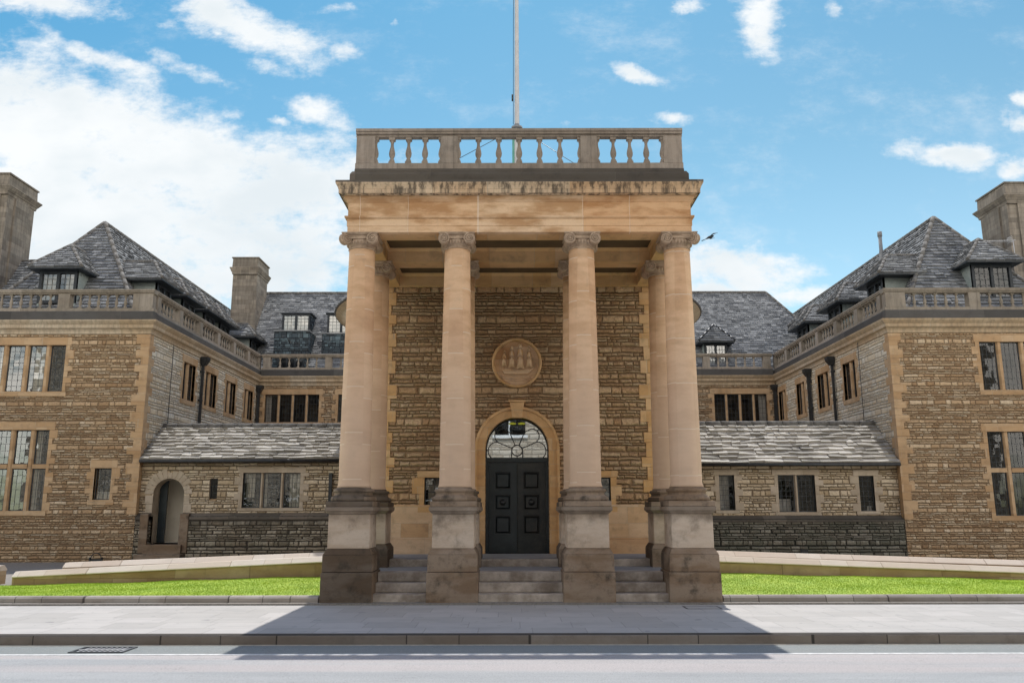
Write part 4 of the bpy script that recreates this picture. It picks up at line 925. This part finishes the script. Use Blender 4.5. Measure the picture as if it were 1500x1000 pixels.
def dormer(parent, T, uc, of, oe, hw, hwe, z0, ze, za, run, oslope, label=None, nl=2, overhang=.12, glass='glass', curt=(), hipmat='ridge'):
    # T(u,o,z); of window face, oe eave tip, hw wall half width, hwe eave half width; oslope(z) main roof o at height z
    m = MB(T)
    m.box(uc-hw, uc-hw+.11, oslope(z0)-.0, of, z0-.1, ze) if False else None
    D = MB(T)
    ob = oslope(ze)-.15
    # timber front frame
    f = .10
    D.box(uc-hw, uc-hw+f, of-.10, of, z0, ze); D.box(uc+hw-f, uc+hw, of-.10, of, z0, ze); D.box(uc-hw+f, uc+hw-f, of-.10, of, ze-f, ze); D.box(uc-hw+f, uc+hw-f, of-.10, of, z0, z0+f)
    lw = (2*hw-2*f-.10*(nl-1))/nl
    for i in range(1, nl): a = uc-hw+f+i*(lw+.10)-.10; D.box(a, a+.10, of-.10, of, z0+f, ze-f)
    D.box(uc-hwe, uc+hwe, ob, oe, ze-.002, ze+.07)
    dm = D.build('dormer', 'dormer_wood', parent, label)
    # cheeks
    for s in (-1, 1):
        x = uc+s*hw; c = MB(T)
        c.add([(x,of-.02,z0-.3),(x,of-.02,ze),(x,ob,ze),(x,oslope(z0-.3)-.3,z0-.3),(x-s*.06,of-.02,z0-.3),(x-s*.06,of-.02,ze),(x-s*.06,ob,ze),(x-s*.06,oslope(z0-.3)-.3,z0-.3)], [(0,1,2,3),(4,7,6,5),(0,4,5,1),(1,5,6,2),(2,6,7,3),(3,7,4,0)])
        c.build('cheek', 'cheek', dm)
    fr = MB(T); gl = MB(T)
    for i in range(nl):
        a = uc-hw+f+i*(lw+.10); b = a+lw
        nx, nz = 3, 5; h = .007
        for k in range(1,nx): x = a+lw*k/nx; fr.box(x-h,x+h,of-.055,of-.045,z0+f,ze-f)
        for k in range(1,nz): z = z0+f+(ze-z0-2*f)*k/nz; fr.box(a,b,of-.056,of-.046,z-h,z+h)
        gl.quad((a,of-.06,z0+f),(b,of-.06,z0+f),(b,of-.06,ze-f),(a,of-.06,ze-f))
    fr.build('glazing_bars', 'lead', dm); gl.build('pane', glass, dm)
    if curt: 
        cc_ = MB(T)
        for a, b in curt: 
            cc_.quad((uc+a*hw,of-.2,z0),(uc+b*hw,of-.2,z0),(uc+b*hw,of-.2,ze),(uc+a*hw,of-.2,ze))
        cc_.build('curtain','curtain',dm)
    MB(T).box(uc-hw+.06,uc+hw-.06,of-1.0,of-.9,z0-.2,ze-.05).build('room','interior',dm)
    # tiled hipped roof
    r = MB(); V = lambda u,o,z: T(u,o,z); zt = ze+.072
    apex = V(uc, oe-run, za); back = V(uc, oslope(za)-.25, za)
    tl, tr_ = V(uc-hwe,oe,zt), V(uc+hwe,oe,zt); bl, br = V(uc-hwe,oslope(zt)-.25,zt), V(uc+hwe,oslope(zt)-.25,zt)
    roof_plane(r, tl, tr_, apex, apex, .15, .26, .052, seed=int(uc*10)%97)
    roof_plane(r, bl, tl, apex, back, .15, .26, .052, seed=int(uc*10)%89); roof_plane(r, tr_, br, back, apex, .15, .26, .052, seed=int(uc*10)%83)
    for e in (tl, tr_): hipline(r, Vector(e)+Vector((0,0,.03)), Vector(apex)+Vector((0,0,.02)), .06, seg=.3)
    hipline(r, Vector(apex)+Vector((0,0,.02)), Vector(back)+Vector((0,0,.02)), .06, seg=.3)
    r.build('dormer_roof', ['tile','tile_under',hipmat], dm)
    return dm

def chimney(parent, x0, x1, y0, y1, zb, zt, out=.16, name='chimney', ribs=True):
    c = MB(); h = zt-zb
    c.box(x0,x1,y0,y1,zb,zt-.9)
    if ribs:
        mx = (x0+x1)/2
        c.box(x0+.15*(x1-x0), x0+.45*(x1-x0), y0-.07, y0, zb, zt-.9); c.box(x0+.6*(x1-x0), x0+.9*(x1-x0), y0-.07, y0, zb, zt-.9)
        for xs, s in ((x0,-1),(x1,1)): c.box(xs, xs+s*.07, y0+.25*(y1-y0), y0+.75*(y1-y0), zb, zt-.9)
    cx, cy = (x0+x1)/2, (y0+y1)/2; a, b = (x1-x0)/2, (y1-y0)/2
    c.frus((cx,cy),(a+.02,b+.09),zt-.9,(a+.04,b+.11),zt-.78); c.frus((cx,cy),(a+.06,b+.12),zt-.779,(a+out+.02,b+out+.06),zt-.60); c.frus((cx,cy),(a+out+.03,b+out+.07),zt-.599,(a+out+.03,b+out+.07),zt-.55)
    c.frus((cx,cy),(a+.04,b+.09),zt-.549,(a+.02,b+.07),zt-.06); c.frus((cx,cy),(a+.07,b+.12),zt-.059,(a+.07,b+.12),zt)
    return c.build(name, 'chimney', parent)

def downpipe(parent, T, u, ztop, zbot, r=.055, hop=True):
    p = MB(T); p.box(u-r, u+r, .05, .05+2*r, zbot, ztop-.3)
    if hop: p.add([(u-.08,.03,ztop-.32),(u+.08,.03,ztop-.32),(u+.08,.2,ztop-.32),(u-.08,.2,ztop-.32),(u-.16,.02,ztop-.12),(u+.16,.02,ztop-.12),(u+.16,.3,ztop-.12),(u-.16,.3,ztop-.12),(u-.17,.02,ztop),(u+.17,.02,ztop),(u+.17,.31,ztop),(u-.17,.31,ztop)], [(0,1,5,4),(1,2,6,5),(2,3,7,6),(3,0,4,7),(4,5,9,8),(5,6,10,9),(6,7,11,10),(7,4,8,11),(8,9,10,11),(0,3,2,1)])
    z = zbot+.3
    while z < ztop-.5: p.box(u-r-.02,u+r+.02,.01,.06+2*r,z,z+.07); z += 1.1
    return p.build('downpipe', 'iron', parent)

WL, TL, TSL, sxl, rl_ = wing('L', -12.17, 'left rubble stone house wing with hipped stone-slate roof, side dormers and mullioned windows')
WR, TR, TSR, sxr, rr_ = wing('R', 12.29, 'right rubble stone house wing with hipped stone-slate roof, metal flue and aerial')
# dormers on inner slopes (frame o measured outward from the side wall)
slope = lambda z: -.78-(z-7.85)/(12.52-7.85)*2.98
for i, yc_ in enumerate((30.45,32.88,35.25,37.2)):
    dormer(WL, TSL, yc_, -.98, -.68, .62, 1.02, 8.75, 9.80, 10.78, .78, slope, glass='glass')
dormer(WL, TSL, 40.55, -.60, -.30, .66, 1.1, 8.75, 9.72, 10.6, .8, slope, glass='glass')
for i, yc_ in enumerate((30.15,34.15,38.05)):
    dormer(WR, TSR, yc_, -.95, -.66, .66, 1.12, 8.8, 9.84, 10.88, .86, slope, glass='glass')
dormer(WR, TSR, 40.6, -1.75, -1.45, .5, .9, 9.7, 10.55, 11.4, .7, slope, glass='glass')
fs = lambda yb: (lambda z: -yb-(z-7.85)/(12.55-7.85)*3.0)
dormer(WL, TL, -16.07, -1.15, -.85, .66, .93, 8.70, 9.86, 11.0, .95, fs(.78), glass='glass', curt=((-.9,-.25),(.3,.9)))
dormer(WR, TR, 16.62, -1.1, -.80, .70, .98, 8.75, 10.02, 11.12, .9, fs(.55), glass='glass_dark')
chimney(WL, -23.2, -20.55, 32.2, 34.1, 9, 15.05); chimney(WR, 19.65, 22.3, 32.0, 33.9, 9, 14.5)
for u in (31.95,): downpipe(WL, TSL, u, 7.40, 3.2, .045)
downpipe(WL, TSL, 39.15, 7.35, 3.2, .06)
downpipe(WR, TSR, 32.1, 7.40, 3.2, .042); downpipe(WR, TSR, 34.7, 7.35, 3.2, .062); downpipe(WR, TSR, 39.25, 7.35, 3.2, .07)
MB().tube([(12.32-.15,29.5,7.45),(12.32-.15,29.48,3.9)], .012, 5).build('cable','iron',WR); MB().tube([(-12.17+.03,29.2,7.35),(-12.14,29.18,4.2)], .010, 5).build('cable','iron',WL)
MB().tube([(14.15,31.7,10.35),(14.55,32.2,11.75),(14.55,32.2,12.35)], .07, 12).tube([(14.55,32.2,12.3),(14.55,32.2,12.5)], .09, 12).build('flue','leadroof',WR)
an = thing('aerial', 'spindly television aerial fixed beside the front dormer of the right roof', 'aerial', (17.6,28.6,10.1))
aa = MB(); aa.tube([(17.62,28.6,10.0),(17.62,28.6,10.98)], .016, 6); aa.tube([(16.55,28.6,10.92),(17.70,28.6,10.98)], .010, 5)
aa.build('mast','pole',an); ae = MB()
for i in range(14): x = 16.58+i*.08; ae.tube([(x,28.45,10.93),(x,28.75,10.93)], .005, 4)
for dz in (-.09,-.03,.04,.10): ae.tube([(17.5,28.45,10.98+dz),(17.5,28.75,10.98+dz)], .008, 4); ae.tube([(17.42,28.6,10.98+dz*.5),(17.62,28.6,10.98+dz)], .006, 4)
ae.build('element','pole',an)

# back range
BRg = thing('back_range', 'long back range of the house with tall stone-slate roof between the two wings', 'building', (0,42,0))
T = front(39.3); mb = MB(T); bw_ = [(-11.78,-9.25,5.64,6.945,4),(-8.35,-5.9,5.64,6.945,4),(5.6,7.9,5.62,6.935,4),(9.32,11.78,5.62,6.935,4)]
wall(mb, -12.17, 12.29, -.1, 7.5, [f[:4] for f in bw_]); mb.build('wall', ['rubble','ashlar','interior'], BRg)
lining(BRg, T, -12, 12, 3, 7.2)
for i, f in enumerate(bw_): window(BRg, T, f[0], f[1], f[2], f[3], 4, glass='glass_dark', mull=.11, curtains=[(0,0,.45,0,1)] if i == 0 else ([(3,.4,1,0,1)] if i == 3 else ()))
c = MB(); c.sweep([(-12.1,39.3),(12.2,39.3)], CORN, side=1); c.build('cornice', 'cornice_wing', BRg)
balustrade(BRg, (-12.0,39.22), (12.1,39.22), (0,-1), ZB, [(.25,.17),(3.15,.15),(6.0,.15),(18.2,.15),(21.0,.15),(23.85,.17)], [5,5,0,5,5], .17, 'wing_parapet', 'wing_plinth', n=8)
r = MB(); ye, yr, ze, zr = 40.0, 43.5, 7.85, 12.93
roof_plane(r, (-16,ye,ze),(16.8,ye,ze),(13.35,yr,zr),(-14.3,yr,zr), seed=15, course=.155, tw=.27, th=.03)
r.quad((-16,47,ze),(16.8,47,ze),(13.35,yr,zr),(-14.3,yr,zr),1); roof_plane(r, (16.8,ye,ze),(16.8,47,ze),(13.35,yr,zr),(13.35,yr,zr), seed=17, course=.2, tw=.3)
hipline(r, (-14.3,yr,zr+.02),(13.35,yr,zr+.02),.075); hipline(r, (16.8,ye,ze+.03),(13.35,yr,zr+.02),.07)
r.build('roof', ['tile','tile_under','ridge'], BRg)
MB().box(-12.1,12.2,39.35,40.2,7.3,7.8).build('gutter_deck','leadroof',BRg)
chimney(BRg, -14.45, -13.2, 41.55, 43.3, 9, 14.33, .11, ribs=False)
bsl = lambda z: -.7-(z-7.85)/(12.93-7.85)*3.5
dormer(BRg, T, 9.80, -1.15, -.85, .55, .88, 8.25, 9.58, 10.55, .50, bsl, glass='glass', hipmat='iron')
# two flat-fronted dormers and slate hung boxes on the left
for i, x_ in enumerate((-11.02,-8.75)):
    D = MB(T); f=.09; hw=.70; z0, z1, of = 10.2, 11.28, -1.9
    D.box(x_-hw,x_-hw+f,of-.1,of,z0,z1); D.box(x_+hw-f,x_+hw,of-.1,of,z0,z1); D.box(x_-.06,x_+.06,of-.1,of,z0,z1-f); D.box(x_-hw+f,x_+hw-f,of-.1,of,z1-f,z1); D.box(x_-hw-.08,x_+hw+.08,of-1.1,of+.06,z1,z1+.06)
    dm = D.build('dormer','dormer_wood',BRg, label='flat topped dormer'); g_ = MB(T); fr = MB(T)
    for a, b in ((x_-hw+f,x_-.06),(x_+.06,x_+hw-f)):
        g_.quad((a,of-.05,z0),(b,of-.05,z0),(b,of-.05,z1-f),(a,of-.05,z1-f))
        for k in (1,2): fr.box(a+(b-a)*k/3-.008,a+(b-a)*k/3+.008,of-.045,of-.035,z0,z1-f)
        for k in range(1,6): z = z0+(z1-f-z0)*k/6; fr.box(a,b,of-.046,of-.036,z-.008,z+.008)
    g_.build('pane','glass',dm); fr.build('glazing_bars','lead',dm)
    cc_ = MB(T); cc_.quad((x_-hw+f,of-.15,z0),(x_+hw-f,of-.15,z0),(x_+hw-f,of-.15,z1-f),(x_-hw+f,of-.15,z1-f)); cc_.build('blind','curtain',dm)
    for s in (-1,1):
        c_ = MB(T); c_.add([(x_+s*hw,of,z0-.2),(x_+s*hw,of,z1),(x_+s*hw,bsl(z1)-.2,z1),(x_+s*hw,bsl(z0)-.2,z0-.2)],[(0,1,2,3)]); c_.build('cheek','slatehung',dm)
    bx = MB(T)
    if i == 0: bx.box(x_-.78,x_+.92,-3.2,-.95,7.9,10.18); bx.box(x_-.82,x_+.96,-3.2,-.9,10.181,10.24,1)
    else: bx.box(x_-.85,x_+2.6,-3.2,-1.6,7.9,10.18); bx.box(x_-.9,x_+2.6,-3.2,-1.55,10.181,10.24,1)
    bx.build('slate_hung_box',['slatehung','leadroof'],BRg)
wb = MB(T); x_=-11.02; wb.box(x_-.55,x_+.75,-.95,-.90,8.1,9.0); wb.build('lower_dormer_window','dormer_wood',BRg)
wb = MB(T)
for k in range(3): wb.quad((x_-.45+.4*k,-.89,8.15),(x_-.12+.4*k,-.89,8.15),(x_-.12+.4*k,-.89,8.9),(x_-.45+.4*k,-.89,8.9))
wb.build('pane','glass_dark',BRg)

# ------------------------------------------------------------------ low link ranges
def link(side, xw, xr, label, zeave, zridge, wins, plz):
    K = thing('link_range', label, 'building', ((xw+xr)/2,28.5,0), 'low link ranges beside the portico'); Y = 27.5; T = front(Y); xa, xb = sorted((xw, xr))
    ops = [w_[:4] for w_ in wins]; mb = MB(T); 
    if side == 'L':
        da, db = -11.73, -10.74; allops = ops+[(da,db,.605,2.63,'arch')]
        wall(mb, xa, xb, plz-.1, zeave+.05, [o for o in allops if o[2] > 1.3]+[(da,db,plz-.1,2.63,'arch')], .2)
        archfill(mb, da, db, 2.135, 2.63, .45, 16)
        for x_ in (da, db): mb.quad((x_,0,.6),(x_,0,2.135),(x_,-.45,2.135),(x_,-.45,.6),1)
    else: wall(mb, xa, xb, plz-.1, zeave+.05, ops, .2)
    mb.build('wall', ['rubble_link','ashlar_grey','interior'], K)
    for w_ in wins: 
        if w_[4] == 0: window(K, T, w_[0], w_[1], w_[2], w_[3], 1, glass='glass_dark', rec=.12, sur=False, leads=(.2,.2))
        else: window(K, T, w_[0], w_[1], w_[2], w_[3], w_[4], glass=w_[5], curtains=w_[6], mull=.105, rec=.1, stone='ashlar_grey', sill=.10, lint=.18, leads=(.15,.17))
    lining(K, T, xa, xb, 0, zeave, -1.3)
    MB(T).box(xa,xb,-.1,.02,zeave-.03,zeave+.06).build('eaves_course','ashlar_grey',K)
    # plinth
    p = MB(T); mt = 'rubble_plinth' if side == 'L' else 'rubble_plinth_r'
    segs = [(-12.15,-11.73),(-10.74,xr)] if side == 'L' else [(xr,xw-.02)]
    for a, b in segs:
        a, b = sorted((a,b)); p.box(a, b, -.12, .2, -.1, plz-.10); p.extrude([(0,0)], 0, 0) if False else None
        cp = [(-.001,plz),(.01,plz),(.20,plz-.12),(.22,plz-.14),(.22,plz-.20),(-.001,plz-.20)]
        p.add([(a,o_,z_) for o_,z_ in cp]+[(b,o_,z_) for o_,z_ in cp], [tuple(range(6)),tuple(range(11,5,-1))]+[(i,(i+1)%6,6+(i+1)%6,6+i) for i in range(6)], 1)
    p.build('plinth', [mt,'black_stone'], K)
    # roof
    r = MB(); a, b = xa, xb; ye, yr = 27.28, 28.9
    roof_plane(r, (a,ye,zeave+.06),(b,ye,zeave+.06),(b,yr,zridge),(a,yr,zridge), course=.205, tw=.36, th=.075, seed=44 if side=='L' else 45, jit=1.6)
    r.quad((a,yr+1.6,zeave),(b,yr+1.6,zeave),(b,yr,zridge),(a,yr,zridge),1)
    hipline(r, (a,yr,zridge+.03),(b,yr,zridge+.03),.10,seg=.5)
    r.build('roof', ['tile_link','tile_under','ridge'], K)
    gt = MB(); gt.tube([(a,ye-.045,zeave+.01),(b,ye-.045,zeave+.01)], .055, 10); gt.build('gutter','iron',K)
    return K, T
LL, TLL = link('L', -12.15, -5.5, 'low stone link range with arched side door left of the portico', 3.17, 4.42,
    [(-8.87,-7.02,1.70,2.81,3,'glass',[(0,.1,.6,.3,1),(2,.3,1,.0,1),(1,.0,.2,0,1)]),(-9.94,-9.68,1.95,2.63,0,'',())], 1.54)
RL, TRL = link('R', 12.27, 5.4, 'low stone link range with three leaded windows right of the portico', 3.02, 4.47,
    [(6.49,6.98,1.60,2.71,1,'glass_dark',[(0,.1,.75,0,1)]),(8.39,9.58,1.54,2.71,2,'glass_dark',[(0,.1,.8,0,.35)]),(11.0,11.48,1.56,2.68,1,'glass_dark',[(0,.6,.9,0,.15)])], 1.43)
downpipe(LL, TLL, -6.02, 3.1, .3, .05, False)
MB(TRL).box(8.9,9.14,.205,.215,.24,.39).build('air_brick','iron',RL)
# arched side doorway
ar = MB(TLL); n_ = 13; dcx = -11.235; rr0, rr1 = .50, .74
rd = random.Random(5)
for i in range(n_):
    a0_, a1_ = math.pi*(i+.04)/n_, math.pi*(i+.96)/n_; r1_ = rr1+rd.uniform(-.05,.08)
    P = lambda a, r, o: (dcx-math.cos(a)*r, o, 2.135+math.sin(a)*r)
    ar.add([P(a0_,rr0,.012),P(a1_,rr0,.012),P(a1_,r1_,.012),P(a0_,r1_,.012),P(a0_,rr0,-.1),P(a1_,rr0,-.1),P(a1_,r1_,-.1),P(a0_,r1_,-.1)], [(0,1,2,3),(4,7,6,5),(0,4,5,1),(3,2,6,7),(0,3,7,4),(1,5,6,2)])
for s in (-1,1):
    z = 1.55
    while z < 2.1: ar.box(dcx+s*.50, dcx+s*(.74+rd.uniform(-.06,.06)), -.1, .012, z, min(z+.27,2.13)); z += .28
ar.build('door_arch','ashlar_grey',LL)
for a, b in ((-12.0,-11.732),(-10.738,-10.45)): MB(TLL).box(a,b,-.1,.24,.3,1.52).build('door_jamb','base',LL,bevel=.02)
for i in range(2): MB(TLL).box(-11.95+.15*i,-10.5-.1*i,-.1,.62-.28*i,.0,.28+.29*i).build('door_step','base',LL,bevel=.02)
lb = MB(TLL); lb.quad((-12.0,-1.2,.58),(-10.4,-1.2,.58),(-10.4,-1.2,2.8),(-12.0,-1.2,2.8)); lb.quad((-12.0,-.4,.58),(-12.0,-1.2,.58),(-12.0,-1.2,2.8),(-12.0,-.4,2.8)); lb.quad((-10.4,-.4,.58),(-10.4,-1.2,.58),(-10.4,-1.2,2.8),(-10.4,-.4,2.8)); lb.quad((-12.0,-.44,.6),(-10.4,-.44,.6),(-10.4,-1.2,.6),(-12.0,-1.2,.6)); lb.build('porch_lining','cream',LL)
MB(TLL).box(-11.70,-11.45,-.5,-.42,.61,2.60).build('door_leaf','door',LL)
MB(TLL).box(-10.98,-10.72,-1.17,-1.1,1.75,2.75).build('inner_door_glass','interior',LL)
# boot scraper
bsx = thing('boot_scraper', 'small black hooped iron boot scraper at the foot of the left wing wall', 'boot scraper', (-13.1,26.9,0))
hp = MB(); hp.tube([(-13.26+.16+.16*math.cos(math.pi*i/12)*-1,26.9,.17+.16*math.sin(math.pi*i/12)) for i in range(13)], .016, 6); hp.build('hoop','iron',bsx)
hp = MB(); hp.box(-13.30,-12.9,26.88,26.92,.09,.15); hp.box(-13.30,-13.26,26.86,26.94,.03,.2); hp.box(-12.94,-12.9,26.86,26.94,.03,.2); hp.build('blade','iron',bsx)
# gutter end brackets, rotunda junction handled above

# ------------------------------------------------------------------ bird
bd = MB(); c = Vector((7.33,30.5,11.72))
def bp(x,y,z): return tuple(c+Vector((x,y,z))*.8)
bd.tube([bp(-.40,0,-.17),bp(-.22,0,-.09),bp(-.05,0,.0),bp(.08,0,.05),bp(.15,0,.07),bp(.20,0,.075)], .05, 8, rs=[.018,.012,.05,.055,.035,.008])
for s in (-1,1):
    P_ = [bp(-.06,s*.03,.02),bp(.08,s*.03,.05),bp(.13,s*.16,.16 if s<0 else .02),bp(.30,s*.30,.08 if s>0 else .13),bp(.05,s*.22,.10 if s<0 else -.0),bp(-.03,s*.1,.03)]
    Q_ = [(p[0],p[1],p[2]-.012) for p in P_]
    bd.add(P_+Q_, [tuple(range(6)),tuple(range(11,5,-1))]+[(i,(i+1)%6,6+(i+1)%6,6+i) for i in range(6)])
tag(bd.build('bird','bird'), 'small dark bird flying right of the portico in blue sky', 'bird')

# ------------------------------------------------------------------ building across the street (seen in the window panes)
OB = thing('opposite_building', 'sunlit pale stone facade across the street, seen mirrored in the window panes', 'building', (0,-9,0))
T = lambda u, o, z: (u, -8+o, z); mb = MB(T)
ops = [(x+.0-.3-.85, x-.3+.85, z, z+2.0) for x in range(-32,33,4) for z in (1.3, 5.75, 9.6, 12.9)]
wall(mb, -36, 36, -.15, 15.6, ops, .25); mb.build('wall', ['opp_brick','ashlar_grey','interior'], OB)
sl_ = MB(T); gl = MB(T)
for a, b, c0, c1 in ops:
    sl_.box(a-.12,b+.12,0,.10,c0-.16,c0); sl_.box((a+b)/2-.04,(a+b)/2+.04,-.2,-.1,c0,c1); sl_.box(a,b,-.2,-.12,c0+.95,c0+1.03); gl.quad((a,-.18,c0),(b,-.18,c0),(b,-.18,c1),(a,-.18,c1))
lining(OB, T, -36, 36, 0, 15.4, -1.2); sl_.build('window_frame','white_paint',OB); gl.build('pane','glass_dark',OB)
rf = MB(T); rf.extrude([(0,0)],0,0) if False else rf.add([(-36.5,.4,15.6),(36.5,.4,15.6),(36.5,-5,18.5),(-36.5,-5,18.5),(36.5,-10,15.6),(-36.5,-10,15.6)], [(0,1,2,3),(3,2,4,5),(0,5,4,1)]); rf.build('roof','tile_link',OB)
